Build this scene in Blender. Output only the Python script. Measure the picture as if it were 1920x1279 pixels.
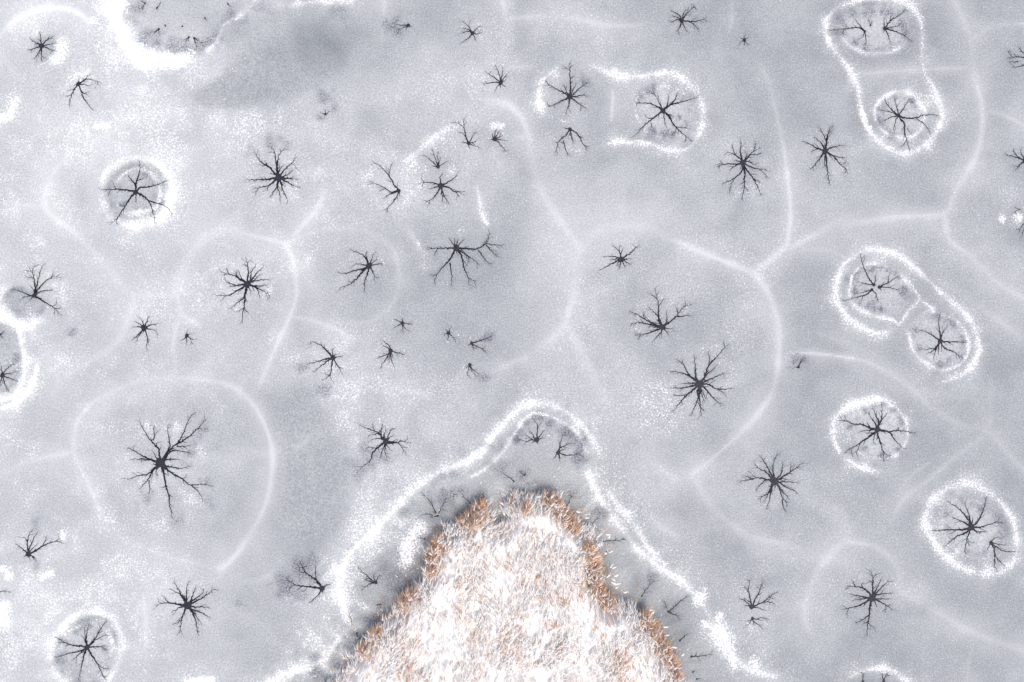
import bpy, math, random
import numpy as np

# ------------------------------------------------------------------ scene, camera, light
for o in list(bpy.data.objects):
    bpy.data.objects.remove(o, do_unlink=True)
scene = bpy.context.scene
COL = scene.collection
PX = 0.025                       # metres on the ice per photograph pixel
CAM_H = 32.0                     # a drone 32 m above the lake, looking straight down

cam_d = bpy.data.cameras.new('drone_camera')
cam_d.sensor_width = 36.0
cam_d.lens = 24.0
cam_d.clip_end = 3000.0
cam = bpy.data.objects.new('drone_camera', cam_d)
cam.location = (0, 0, CAM_H)
COL.objects.link(cam)
scene.camera = cam

SUN_EL, SUN_AZ = math.radians(70), math.radians(-52)   # from the lower right of the picture
world = bpy.data.worlds.new('World')
scene.world = world
world.use_nodes = True
wn, wl = world.node_tree.nodes, world.node_tree.links
bg = wn['Background']
sky = wn.new('ShaderNodeTexSky')
sky.sky_type = 'NISHITA'
sky.sun_disc = False
sky.sun_elevation = SUN_EL
sky.sun_rotation = math.radians(90) - SUN_AZ
sky.air_density = 1.0
sky.dust_density = 4.0
sky.ozone_density = 1.0
wl.new(sky.outputs[0], bg.inputs[0])
bg.inputs[1].default_value = 0.15
sd = bpy.data.lights.new('sun', 'SUN')
sd.energy = 1.3
sd.angle = math.radians(20.0)
sd.color = (1.0, 0.93, 0.84)
sun = bpy.data.objects.new('sun', sd)
sun.rotation_euler = (math.radians(90) - SUN_EL, 0, SUN_AZ + math.radians(90))
COL.objects.link(sun)
vs = scene.view_settings
vs.view_transform = 'Standard'
vs.look = 'None'
vs.gamma = 1.0
vs.use_curve_mapping = False
vs.exposure = 0.42

rng = np.random.default_rng(11)
rnd = random.Random(5)

def W(p):
    """photograph pixel -> point on the ice"""
    p = np.asarray(p, float)
    return np.stack([(p[..., 0] - 960) * PX, (639.5 - p[..., 1]) * PX], -1)

# ------------------------------------------------------------------ helpers
def spline(P, step, closed=False):
    P = np.asarray(P, float)
    if closed:
        Q = np.vstack([P[-1], P, P[0], P[1]])
    else:
        Q = np.vstack([2 * P[0] - P[1], P, 2 * P[-1] - P[-2]])
    out = []
    for i in range(1, len(Q) - 2):
        a, b, c, d = Q[i - 1], Q[i], Q[i + 1], Q[i + 2]
        n = max(1, int(math.ceil(np.linalg.norm(c - b) / step)))
        t = (np.arange(n) / n)[:, None]
        out.append(0.5 * (2 * b + (c - a) * t + (2 * a - 5 * b + 4 * c - d) * t * t + (3 * b - a - 3 * c + d) * t ** 3))
    if not closed:
        out.append(P[-1][None])
    else:
        out.append(P[0][None])
    return np.vstack(out)

def vnoise(X, Y, s, seed):
    """bilinear value noise, cell size s metres, 0..1"""
    r = np.random.default_rng(seed)
    T = r.random((256, 256))
    x, y = X / s + 1000.37, Y / s + 1000.71
    xi, yi = np.floor(x).astype(int), np.floor(y).astype(int)
    fx, fy = x - xi, y - yi
    fx, fy = fx * fx * (3 - 2 * fx), fy * fy * (3 - 2 * fy)
    a, b, c, d = T[yi % 256, xi % 256], T[yi % 256, (xi + 1) % 256], T[(yi + 1) % 256, xi % 256], T[(yi + 1) % 256, (xi + 1) % 256]
    return (a * (1 - fx) + b * fx) * (1 - fy) + (c * (1 - fx) + d * fx) * fy

def fbm(X, Y, s, seed, octs=4):
    v, a, t = 0, 1, 0
    for k in range(octs):
        v = v + a * vnoise(X, Y, s / 2 ** k, seed + k); t += a; a *= .6
    return v / t

def mesh_obj(name, V, F, mat, parent=None, smooth=True, mats=None, midx=None):
    me = bpy.data.meshes.new(name)
    V = np.asarray(V, np.float32); 
    if isinstance(F, np.ndarray) and F.ndim == 2:
        k = F.shape[1]
        me.vertices.add(len(V)); me.vertices.foreach_set('co', V.ravel())
        me.loops.add(F.size); me.loops.foreach_set('vertex_index', F.astype(np.int32).ravel())
        me.polygons.add(len(F)); me.polygons.foreach_set('loop_start', np.arange(0, F.size, k, dtype=np.int32))
        me.update(calc_edges=True)
    else:
        me.from_pydata([tuple(map(float, v)) for v in V], [], F)
    for m in (mats or [mat]):
        me.materials.append(m)
    if midx is not None:
        me.polygons.foreach_set('material_index', np.asarray(midx, np.int32))
    if smooth:
        me.polygons.foreach_set('use_smooth', np.ones(len(me.polygons), bool))
    me.update()
    o = bpy.data.objects.new(name, me)
    COL.objects.link(o)
    if parent is not None:
        o.parent = parent
    return o

def tag(o, label=None, cat=None, group=None, kind=None):
    if label: o['label'] = label
    if cat: o['category'] = cat
    if group: o['group'] = group
    if kind: o['kind'] = kind
    return o

def empty(name, loc):
    e = bpy.data.objects.new(name, None)
    e.location = loc
    e.empty_display_size = 0.2
    COL.objects.link(e)
    return e

# ------------------------------------------------------------------ materials
def new_mat(name):
    m = bpy.data.materials.new(name); m.use_nodes = True
    nt = m.node_tree
    return m, nt.nodes, nt.links, nt.nodes['Principled BSDF']

def nd(N, t, **kw):
    n = N.new(t)
    for k, v in kw.items(): setattr(n, k, v)
    return n

def math_node(N, L, op, a, b=None, c=None, clamp=False):
    n = N.new('ShaderNodeMath'); n.operation = op; n.use_clamp = clamp
    for i, v in enumerate((a, b, c)):
        if v is None: continue
        if isinstance(v, (int, float)): n.inputs[i].default_value = v
        else: L.new(v, n.inputs[i])
    return n.outputs[0]

def noise_node(N, L, vec, scale, detail=2.0, rough=.5):
    n = N.new('ShaderNodeTexNoise'); n.inputs['Scale'].default_value = scale
    n.inputs['Detail'].default_value = detail; n.inputs['Roughness'].default_value = rough
    L.new(vec, n.inputs['Vector'])
    return n.outputs[0]

def remap(N, L, v, a, b, c=0., d=1., smooth=False):
    n = N.new('ShaderNodeMapRange'); n.clamp = True
    if smooth: n.interpolation_type = 'SMOOTHSTEP'
    L.new(v, n.inputs[0])
    for i, k in enumerate((a, b, c, d)): n.inputs[1 + i].default_value = k
    return n.outputs[0]

def mix(N, L, f, a, b):
    n = N.new('ShaderNodeMix'); n.data_type = 'RGBA'
    if isinstance(f, (int, float)): n.inputs[0].default_value = f
    else: L.new(f, n.inputs[0])
    for i, v in ((6, a), (7, b)):
        if isinstance(v, tuple): n.inputs[i].default_value = (*v, 1)
        else: L.new(v, n.inputs[i])
    return n.outputs[2]

def ice_material():
    m, N, L, P = new_mat('frozen_lake')
    pos = N.new('ShaderNodeNewGeometry').outputs['Position']
    att = lambda n: nd(N, 'ShaderNodeAttribute', attribute_name=n).outputs['Fac']
    tone, snow, frost, dark = att('tone'), att('snow'), att('frost'), att('dark')
    g1 = noise_node(N, L, pos, 13.0, 2.0, .75)         # snow grains
    g2 = noise_node(N, L, pos, 15.0, 2.0, .7)          # frost crystals
    g3 = noise_node(N, L, pos, 2.2, 4.0, .6)           # drifting cover
    g1n = remap(N, L, g1, .28, .72)
    g2n = remap(N, L, g2, .25, .75)
    ice = mix(N, L, tone, (.203, .220, .230), (.545, .560, .558))
    # crystal speckle in the frozen slush
    sp = math_node(N, L, 'MULTIPLY_ADD', g2n, .70, .65)
    sp2 = math_node(N, L, 'MULTIPLY_ADD', g3, .22, .89)
    vm = nd(N, 'ShaderNodeVectorMath', operation='SCALE'); L.new(ice, vm.inputs[0])
    L.new(math_node(N, L, 'MULTIPLY', sp, sp2), vm.inputs['Scale'])
    ice = vm.outputs[0]
    ice = mix(N, L, frost, ice, (.645, .65, .648))
    # thin wet ice
    dn = math_node(N, L, 'MULTIPLY_ADD', g1n, 1.5, -.75)
    df = remap(N, L, math_node(N, L, 'ADD', dark, math_node(N, L, 'MULTIPLY', dn, math_node(N, L, 'MINIMUM', math_node(N, L, 'MULTIPLY', dark, 3.0), 1.0))), .0, 1.0)
    ice = mix(N, L, df, ice, (.075, .08, .11))
    # loose snow grains lying on top
    sn = math_node(N, L, 'MULTIPLY_ADD', g1n, 1.20, -.60)
    sf = remap(N, L, math_node(N, L, 'ADD', snow, sn), .26, .80, smooth=True)
    col = mix(N, L, sf, ice, (.75, .75, .75))
    L.new(col, P.inputs['Base Color'])
    P.inputs['Roughness'].default_value = .75
    P.inputs['Specular IOR Level'].default_value = .2
    b = N.new('ShaderNodeBump'); b.inputs['Strength'].default_value = .35; b.inputs['Distance'].default_value = .02
    hgt = math_node(N, L, 'ADD', math_node(N, L, 'MULTIPLY', sf, .8), math_node(N, L, 'MULTIPLY', g2n, .5))
    L.new(hgt, b.inputs['Height']); L.new(b.outputs[0], P.inputs['Normal'])
    return m

def snow_material(name, base=(.90, .90, .91), bump=.4):
    m, N, L, P = new_mat(name)
    pos = N.new('ShaderNodeNewGeometry').outputs['Position']
    g = noise_node(N, L, pos, 20.0, 2.0, .6)
    c = mix(N, L, remap(N, L, g, .3, .7), tuple(x * .86 for x in base), tuple(min(.95, x * 1.04) for x in base))
    L.new(c, P.inputs['Base Color'])
    P.inputs['Roughness'].default_value = .85
    P.inputs['Specular IOR Level'].default_value = .2
    b = N.new('ShaderNodeBump'); b.inputs['Strength'].default_value = bump; b.inputs['Distance'].default_value = .02
    L.new(g, b.inputs['Height']); L.new(b.outputs[0], P.inputs['Normal'])
    return m

def water_material(name, c0, c1):
    m, N, L, P = new_mat(name)
    pos = N.new('ShaderNodeNewGeometry').outputs['Position']
    g = noise_node(N, L, pos, 16.0, 2.0, .6)
    L.new(mix(N, L, remap(N, L, g, .35, .7), c0, c1), P.inputs['Base Color'])
    P.inputs['Roughness'].default_value = .5
    P.inputs['Specular IOR Level'].default_value = .12
    return m

def reed_material(name, c0, c1, scale=3.0):
    m, N, L, P = new_mat(name)
    pos = N.new('ShaderNodeNewGeometry').outputs['Position']
    g = noise_node(N, L, pos, scale, 3.0, .6)
    L.new(mix(N, L, remap(N, L, g, .35, .65), c0, c1), P.inputs['Base Color'])
    P.inputs['Roughness'].default_value = .8
    P.inputs['Specular IOR Level'].default_value = .15
    return m

M_ICE = ice_material()
M_SNOW = snow_material('crusted_snow', (.76, .765, .775))
M_FSNOW = snow_material('fresh_snow', (.94, .92, .90), .25)
M_HOLE = water_material('dark_slush', (.018, .018, .026), (.042, .042, .056))
M_ARM = water_material('meltwater', (.008, .008, .014), (.018, .018, .027))
M_STALK = reed_material('dry_reed_stalk', (.50, .29, .15), (.66, .43, .25))
M_LEAF = reed_material('orange_reed_leaf', (.56, .29, .13), (.82, .54, .34))
M_PLUME = reed_material('brown_plume', (.42, .26, .19), (.62, .45, .36))
M_PSNOW = snow_material('snow_on_reeds', (.94, .905, .875), .1)

# ------------------------------------------------------------------ what lies on the ice (photograph pixels)
TILE = lambda x, y: (x, y, 3.0)
VIEW = dict(A=TILE(0, 0), B=TILE(480, 0), C=TILE(960, 0), D=TILE(1440, 0),
            E=TILE(0, 426), F=TILE(480, 426), G=TILE(960, 426), H=TILE(1440, 426),
            J=TILE(0, 852), K=TILE(480, 852), L=TILE(960, 852), P=TILE(1440, 852),
            V1=(220, 760, 5.33), V2=(450, 250, 8.527), V3=(390, 470, 8.527), V4=(1320, 240, 8.527),
            V5=(1370, 840, 8.527), V6=(1360, 1070, 10.66), V7=(650, 770, 8.527), V8=(1550, 740, 8.527),
            V9=(900, 740, 5.812), V10=(760, 900, 7.995), V11=(1000, 900, 5.117), V12=(560, 1080, 6.43), X=(0, 0, 1.0))

def vpx(view, pts):
    ox, oy, s = VIEW[view]
    p = np.asarray(pts, float)
    return np.stack([ox + p[..., 0] / s, oy + p[..., 1] / s], -1)

def pts(s):
    return [tuple(float(v) for v in q.split(',')) for q in s.split()]

GB = 'tiny holes in the frozen bay'
GE = 'hairline cracks beside the reed island'
BAY = 'tiny dark hole with a few hair-thin arms in the snow-rimmed bay'
EDGE = 'tiny dark speck or hairline crack in the grey ice close to the reed island'
# view, centre x, y, hub radius, arms (main polyline | side branches ; next arm), label, group
STARS = [
('A',232,258,16,'228,215 222,175; 262,225 310,198; 268,250 308,243; 275,275 320,290; 232,300 230,348|258,330; 218,295 190,335; 205,268 152,282|172,296; 200,240 162,210','small eight-armed ice star with a bright white snow blob at its side',None),
('A',440,472,13,'470,450 508,418; 490,445 530,452 566,462|555,482; 470,475 505,485; 455,510 475,560 525,625|490,528; 410,515 390,570 388,608|365,540; 425,478 410,482; 442,455 443,440','lopsided ice star with three long bent arms between snow bay and ringed star',None),
('A',762,1080,16,'765,1030 785,960 785,900|720,990|805,1005; 790,1055 860,1045 955,1008|885,1025; 800,1100 835,1130 860,1190 872,1265|880,1225; 840,1130 930,1160 970,1205|905,1145; 735,1110 700,1165 655,1230 615,1265|660,1265|665,1155; 764,1110 765,1140; 720,1070 660,1065 555,1065|605,1100|635,1025','ice star with long forked arms inside a thick round white snow ring of doubled rim',None),
('A',815,18,6,'803,10 790,2; 800,38 785,50',BAY,GB),
('A',883,44,6,'895,28 905,10; 880,50 876,56',BAY,GB),
('A',1282,22,5,'1292,32 1305,40; 1278,14 1275,8',BAY,GB),
('A',1152,101,4,'1157,110 1162,120',BAY,GB),
('A',893,163,7,'880,175 868,187; 893,176 893,192; 875,172 856,182',BAY,GB),
('A',1062,208,6,'1050,222 1038,238; 1061,222 1060,236; 1048,216 1028,230',BAY,GB),
('A',1092,215,8,'1098,240 1106,266; 1115,228 1142,242; 1094,230 1095,247; 1105,218 1124,222',BAY,GB),
('A',928,142,4,'932,148 935,153',BAY,GB),
('A',1026,147,5,'1020,150 1014,153',BAY,GB),
('B',857,142,11,'815,140 775,135; 830,155 800,170; 845,158 838,168; 870,148 878,150','dark round hole with whiskers to one side only, beside a thin straight frost line',None),
('B',1218,186,12,'1195,150 1165,120; 1190,175 1150,190; 1195,165 1150,155; 1195,215 1148,248; 1228,208 1238,230; 1245,190 1272,185|1272,175; 1240,160 1262,145','small seven-armed ice star between the whiskered hole and the snow-fringed fan star',None),
('B',1376,464,13,'1370,420 1348,365; 1385,420 1392,378; 1400,430 1420,405; 1345,440 1290,405|1320,400; 1340,462 1310,470 1275,475|1290,455; 1355,490 1342,512; 1376,480 1376,497; 1390,478 1405,490; 1392,456 1408,448','fan-shaped small ice star at the end of a frost line leading to a snow loop',None),
('B',390,642,8,'390,628 388,610; 378,638 358,632; 402,635 415,625','lone small hole with a grey smudge above it beside the smooth dark ice',None),
('B',1196,806,12,'1180,770 1170,715 1165,665|1120,685; 1170,755 1130,740; 1215,775 1225,745; 1225,800 1245,785; 1225,820 1255,825; 1197,822 1198,837; 1175,803 1155,800','small ice star with one long forked arm, paired with a compact star',None),
('B',1342,782,14,'1345,745 1345,725; 1360,750 1372,730; 1370,770 1390,760; 1365,785 1415,790; 1370,810 1410,855; 1330,765 1328,748; 1328,784 1318,786','compact small ice star under a little white snow puff',None),
('B',803,1073,12,'775,1035 745,985 705,940 650,905|770,910|680,920; 760,1080 710,1050 640,1020|690,1078; 770,1085 740,1100 715,1118; 790,1110 745,1165 715,1185|740,1195; 806,1088 808,1103','one-sided ice star with thick knotted arms forking away from a bright snow streak',None),
('B',1025,940,10,'1005,880 990,835; 985,905 945,870; 1022,890 1025,850; 1032,905 1042,880; 1045,925 1080,905; 1010,938 990,935','small fan of five upward arms just touching a larger nine-armed star',None),
('B',1040,1045,18,'1035,1000 1055,965; 1080,1025 1135,985|1110,1000; 1085,1055 1120,1078 1175,1080|1145,1110; 1055,1095 1090,1155|1075,1100; 1020,1085 990,1120 950,1140|975,1150; 1000,1055 970,1065; 1005,1030 960,1025 920,1028|930,1000|935,1050; 1048,1105 1050,1140','round nine-armed ice star with a small fan star hugging its rim',None),
('V2',615,705,58,'555,640 480,550 370,480 300,420 225,285|350,535|425,465; 595,600 580,490 565,400 550,290 470,200|430,315; 595,590 600,440 630,340 715,235|630,245; 620,600 705,490; 660,640 760,535 850,450 895,385|860,500; 690,690 780,650 860,580; 700,720 790,720 860,690|840,750; 790,722 930,735; 700,750 790,800 860,880; 780,790 870,840 960,885; 650,780 690,920 740,1020 770,1090; 640,770 730,860; 600,800 590,860 530,940 465,1030|530,1010; 600,860 625,930 640,1000 640,1105; 540,770 470,830 380,855 200,890|250,1000|430,925; 480,735 380,745 330,730; 430,735 230,740 80,740|215,775','large many-armed ice star with a big hub and grey smudges beyond its top arms',None),
('C',955,115,15,'980,80 1030,30|1040,48; 965,75 980,45; 940,85 890,55; 930,110 890,128; 995,120 1040,118 1090,103|1055,168; 945,150 920,182|945,198; 970,150 985,180; 925,95 900,88','medium ice star with one long forked arm, neighbour of a tiny eight-legged speck star',None),
('C',1308,225,10,'1320,214 1335,205; 1295,216 1280,210; 1292,236 1278,245; 1309,240 1310,258; 1320,240 1330,255; 1306,212 1305,200','tiny stubby ice star alone in the gap between two long frost lines',None),
('C',325,545,17,'328,490 325,410 322,352|350,365|290,375|350,425; 300,525 250,500 195,470|188,450; 310,520 285,470; 340,510 360,465; 355,520 400,480 430,468|400,450; 370,540 415,530|425,545; 360,570 420,612|385,625; 320,580 303,640; 285,565 235,590 190,605|195,578','ice star with a very long top arm breaking through the snow loop rim',None),
('C',326,726,11,'300,765 260,800 245,862|243,800; 290,790 305,850 328,882|270,800; 335,765 342,805; 330,760 352,800; 365,750 395,800 425,850|400,775|440,820; 308,722 285,720','jellyfish-shaped ice star trailing three long arms at the open mouth of a snow loop',None),
('C',850,622,16,'820,600 770,580 690,580|710,555|700,598; 825,570 820,520; 815,540 780,515; 875,590 880,530; 890,590 930,580 980,565 1050,548|930,520; 880,650 910,700 955,745 1020,800|915,755|985,715|975,800; 870,640 910,660; 860,680 860,705; 800,660 740,710 685,770|750,655; 780,690 790,715','wide-legged ice star in a smudge-edged basin at the round end of a snow loop',None),
('V4',625,555,48,'570,480 510,435 465,340 445,245|370,380; 605,470 585,370 590,260 585,160; 690,470 770,390 835,350 930,310|800,280|825,230; 740,435 860,425 920,400; 690,530 740,545 790,580 840,590|790,540|745,505; 680,585 790,635 910,660 1010,650|1020,785; 660,630 720,720 790,810 860,940 920,1080|890,845; 640,650 660,740 640,820 650,900 625,1050 595,1140|710,990|580,900; 620,660 560,740 450,830 380,850 290,890|400,1040; 560,570 520,580 430,570 320,580 190,625|250,520|245,655; 520,590 400,685; 550,530 480,520; 600,610 575,660; 690,430 685,400','large ice star with long drooping arms beside the long curved frost line',None),
('D',545,175,8,'510,155 450,160 345,172|420,190|440,135; 515,140 490,105; 550,200 555,255; 535,205 505,222','small-hubbed half star spreading sideways in the two-star oval basin',None),
('D',577,143,6,'572,122 562,100; 582,134 590,120','tiny forked crack between two half stars in the oval basin',None),
('D',657,160,11,'690,115 735,90 780,42|690,85|770,70; 655,130 652,95; 700,152 745,145; 710,175 760,195 815,235|785,185; 680,205 690,250; 652,172 648,184','half star with a long arm reaching the snow rim of the oval basin',None),
('D',735,650,12,'690,610 650,555; 725,600 710,545; 765,605 800,550|820,575; 690,630 640,620; 690,660 635,690; 720,680 708,725; 770,700 770,740 800,855|745,830; 760,660 820,665 890,645 965,648|915,750|870,640; 785,720 800,745','spider-like ice star in the round basin of the long double snow loop',None),
('D',322,850,18,'330,800 345,730 362,705; 325,790 290,715|350,735; 300,805 262,765; 270,830 225,805 185,795|240,855; 365,828 430,815; 370,880 410,925 450,960|435,885|435,975|440,915; 330,900 335,970 352,1045|330,1010; 300,880 270,920 235,955|270,940; 320,905 318,935','eight-armed ice star with knotted arms between the frost line and double snow loop',None),
('D',1480,330,14,'1420,320 1340,328|1350,290|1385,300; 1410,347 1350,347; 1430,290 1410,265; 1430,370 1370,380','ice star cut by the border, four spiny arms next to a forking frost line',None),
('D',1450,905,18,'1400,885 1335,870|1380,835; 1425,860 1425,838; 1420,925 1390,960; 1450,940 1455,975','ice star with a thick round hub half cut by the picture border',None),
('D',1462,1240,12,'1420,1180 1385,1165|1385,1200; 1430,1270 1410,1310; 1440,1290 1430,1335','ice star at the border showing only thin twig ends over white snow spots',None),
('E',192,385,14,'195,330 185,270 155,215|150,250|195,215|148,280; 205,330 220,270 240,210|215,250; 225,335 280,285 345,283|300,250; 235,360 300,355|265,350; 240,415 290,445 350,500|345,450|305,495|320,430; 160,390 120,395; 165,385 110,360 60,345; 175,400 165,412','bush-like ice star half inside a bright snow-rimmed cove',None),
('E',12,833,14,'40,795 80,765; 35,825 90,812; 45,848 105,868; 25,880 50,930; 8,800 5,780; -5,842 -15,850; 2,870 -10,900','ice star in the large snow-rimmed bay cut off by the border',None),
('E',-5,605,8,'10,602 22,600; 10,620 20,630; 12,594 25,585','sliver of a small ice star peeking in at the border of the snow bay',None),
('E',810,566,18,'800,530 793,512; 830,520 830,495; 850,550 895,540; 850,575 880,580|885,600; 825,610 830,650|840,662|822,690; 807,585 805,600; 790,590 735,640; 775,620 770,645; 780,562 745,560; 785,545 755,530','small ten-armed ice star with a tiny lone hole as its neighbour',None),
('E',1050,610,12,'1075,630 1095,632|1083,662; 1049,635 1048,665; 1030,630 1015,640; 1051,592 1052,578; 1062,604 1072,598','tiny oval hole with one crooked leg beside a small ten-armed star',None),
('V1',432,575,50,'415,480 405,430 330,345 270,260 215,160|405,370; 350,350 370,300 352,205; 480,500 530,440 590,385 650,300 690,200 730,115 790,65|760,85|700,155; 520,420 515,340 500,250 508,185|540,310; 590,390 720,310 800,235 890,140|850,240; 545,455 640,460 730,475; 590,410 680,410 735,395; 480,545 560,540 630,545|530,520; 490,610 560,620 620,630 700,618|720,600; 490,640 590,710 640,730 730,795 870,790 950,815|860,950|690,715; 460,660 475,750 500,870 520,920 520,990 540,1060 540,1110 570,1150|450,830|550,910; 350,650 300,690 220,705 90,742; 350,660 310,740 260,790 215,845; 315,750 320,830 312,900; 390,650 380,710; 350,550 290,525 210,480 130,435 90,430|160,410; 300,540 220,540 135,540|240,575; 380,595 340,598; 385,520 350,450','largest ice star, huge dark hub with sprawling arms inside the wide pale frost circle',None),
('V3',630,535,58,'630,440 640,340 635,270 605,110|685,160|550,220; 675,470 690,350 775,205; 690,470 770,370 885,250; 730,480 835,370; 720,490 830,475 980,455; 720,565 880,555 970,545; 740,570 820,620 895,655 960,690 985,725|960,655|970,770; 780,610 830,770; 650,600 700,660; 605,640 590,710 590,790 575,880 550,1020 550,1160|660,1000|440,975|635,820; 580,740 460,840 350,940; 550,590 430,660 310,715 130,720|190,820; 560,540 450,560 330,580; 450,555 340,515 240,460; 550,475 480,445 420,400 340,380 190,335|300,265; 500,450 420,330; 545,465 480,300; 530,620 485,665','large ice star with one long forked tail arm, inside the cell of frost lines',None),
('F',635,218,18,'620,175 580,145 530,128; 615,165 617,140; 650,180 658,150; 660,195 685,178; 665,210 715,205|710,220; 655,245 665,275 685,290|660,300; 625,265 610,310 610,370|600,320; 600,250 560,295 520,325 470,338|515,300; 600,235 545,245 500,260 460,255|505,272; 600,210 555,203','medium ice star swept to one side inside a faint round frost ring',None),
('F',1125,117,18,'1105,90 1085,60; 1115,85 1115,60; 1130,90 1138,65; 1145,95 1170,65; 1085,118 1035,118 960,122|1000,160|985,108; 1105,155 1085,190 1025,255 1000,312|985,270; 1090,200 1098,260 1100,330; 1155,160 1170,230 1190,275 1200,330|1240,305; 1165,145 1220,180 1260,215|1200,200; 1175,120 1240,122 1295,95 1345,100 1395,98|1320,30|1310,60; 1250,130 1290,180 1320,215; 1295,100 1330,140 1355,165; 1130,140 1132,152','ice star with long level arms and dangling legs, one arm ending in a second spray',None),
('F',822,540,12,'824,522 825,508; 800,525 775,518; 800,552 772,568; 825,570 825,590; 840,570 850,585; 850,542 885,548','tiny six-legged ice star next to a ragged long-legged one',None),
('F',757,695,14,'745,665 710,635; 735,675 712,672; 752,675 760,655; 785,705 835,715|800,722; 740,715 675,740; 735,735 708,775 697,800; 750,735 747,770; 760,735 780,795; 765,718 772,738','small ragged ice star with an elongated hub and long legs',None),
('F',1083,596,12,'1090,575 1098,562; 1065,600 1058,615; 1080,620 1078,642; 1105,615 1125,622|1125,650; 1072,584 1068,572','tiny stumpy ice star of a group of three, with one bent leg',None),
('F',1213,653,11,'1240,645 1285,630 1325,612; 1235,670 1275,685 1300,710|1285,680; 1220,668 1227,684; 1202,660 1190,668; 1217,675 1228,692; 1211,645 1210,636','small ice star of a group of three, with two long feathery arms',None),
('F',1202,772,9,'1193,782 1184,792; 1195,800 1188,840; 1210,800 1240,845; 1220,800 1255,828; 1212,774 1225,776','tiny ice star of a group of three, like a tuft with hanging hairs',None),
('F',432,735,16,'400,700 370,670 320,645 300,660|340,665|385,675; 395,740 350,755 285,772; 400,755 360,785 325,815; 425,780 415,830 370,865|385,825|418,855; 450,765 490,830|490,795; 460,730 490,720; 430,700 435,680; 440,722 448,708','medium ice star reaching out over speckled snow with grey smudges',None),
('V7',625,490,50,'560,420 500,350 350,295 200,240|415,190|585,180; 490,360 440,385 350,390; 560,455 480,450 380,465; 600,410 625,270; 660,430 680,360 730,290 790,285; 680,440 715,405; 700,520 800,515 850,490 910,490 1040,530|980,450; 820,520 890,600 960,710; 650,560 710,650; 620,570 610,660 640,770|650,700; 590,600 560,660 530,750; 540,550 490,590 400,590 310,580|310,620; 490,600 410,690 380,790 280,880 200,950','ice star with thick arms ending in grey smudged slush and speckled snow',None),
('G',615,180,17,'605,140 565,100|610,100; 645,160 690,125 718,95|690,105; 645,179 678,176; 640,195 675,215; 630,210 635,235; 610,205 605,240; 595,205 588,222; 575,200 520,228 488,245; 580,182 550,184; 580,165 510,165','small flat ice star inside the corner where the broad frost bands meet',None),
('G',848,563,18,'825,520 825,440 810,370 805,345|770,370|860,400; 820,500 770,450; 805,545 750,520 700,490 660,470|685,500|740,480; 790,550 720,538 665,545; 870,530 870,465; 880,540 925,500 980,430|920,445|1015,435; 930,505 1015,495; 880,572 910,568; 865,585 885,610; 835,595 790,645|830,625; 815,578 750,600 690,602|705,635; 800,562 760,560','bushy ice star with antler-like arms, companion of the largest-hubbed star in its cell',None),
('G',1055,882,23,'1020,850 985,830 935,815 885,815; 1000,835 965,775 920,740|945,770|960,745; 1035,840 1030,780 1025,715|1020,760; 1085,840 1110,775 1170,710 1210,660|1100,700|1190,640; 1100,825 1130,800 1155,775; 1095,865 1150,840 1200,820|1190,830; 1105,885 1150,910 1200,935|1185,895; 1160,912 1250,908; 1090,910 1140,970 1195,1000|1150,990; 1070,925 1100,970; 1045,930 1045,970 1005,1060|1065,1010; 1055,970 1068,1070|1085,1030; 1060,920 1085,985; 1020,915 970,960 905,1040|905,945|960,990; 1010,895 950,905 895,903; 1010,878 950,880; 1020,910 1005,926','big black ice star with about sixteen arms beside the bushy antler-armed star',None),
('V9',618,495,30,'625,430 622,330 600,280; 590,470 570,430 530,385; 575,490 490,435; 560,495 505,512 435,488; 650,455 710,380|660,430; 660,480 710,470; 624,515 625,540; 590,508 555,530','small ice star with five upward arms in the smooth cove above the island',None),
('V9',852,633,26,'870,560 905,440; 880,580 940,550 990,530; 885,610 940,590; 900,650 960,662 1070,650|980,672; 870,680 900,700; 865,690 870,735; 835,655 800,705','small ice star with arms to one side in the smooth cove above the island',None),
('V9',483,878,10,'460,862 428,840; 492,864 500,848; 495,874 508,870','pinhole with two short whiskers in the back of the island cove',GE),
('V9',372,950,7,'330,910 280,875 245,845','single bent worm-like dark crack in the island cove',GE),
('V11',1042,1115,9,'1075,1060 1160,965|1060,1040','straight slanting crack with one barb on grey ice beside the island',GE),
('V11',545,450,6,'590,400 620,365',EDGE,GE),
('V11',672,595,9,'750,582 830,580 870,550|785,550|890,580','long level crack with barbs starting at the snowy reed edge',GE),
('V11',1298,1265,14,'1270,1200 1260,1160; 1350,1220 1450,1130 1490,1110|1445,1175|1460,1110; 1315,1265 1335,1272; 1340,1290 1410,1310','V-shaped crack with two long arms on grey ice by the island',GE),
('V11',345,220,5,'350,185 375,160',EDGE,GE),
('V10',485,545,15,'440,450 400,370 360,310 270,210|240,170; 530,430 590,310|560,440; 430,545 350,515 250,530|300,490; 440,555 360,565','three-armed crack between the snow ridge and the reed island',GE),
('V10',1000,385,9,'900,280 840,250|850,195; 960,420 915,465','bent crack touching the reeds beside the shoulder orange clump',GE),
('V10',1170,330,6,'1172,290 1175,230',EDGE,GE),
('V10',290,885,7,'250,880 208,868',EDGE,GE),
('V12',700,690,9,'640,560 610,460; 710,730 720,775','slanting crack pointing from the shore snow to the reed island',GE),
('V12',930,80,24,'880,50 830,5 770,-50 718,-95|800,40; 860,70 790,45; 950,30 975,-15; 905,30 900,-25; 850,100 760,165','small ice star with a white snow dot in its hub, near the reed island',None),
('V12',950,350,8,'975,345 1000,340',EDGE,GE),
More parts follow.
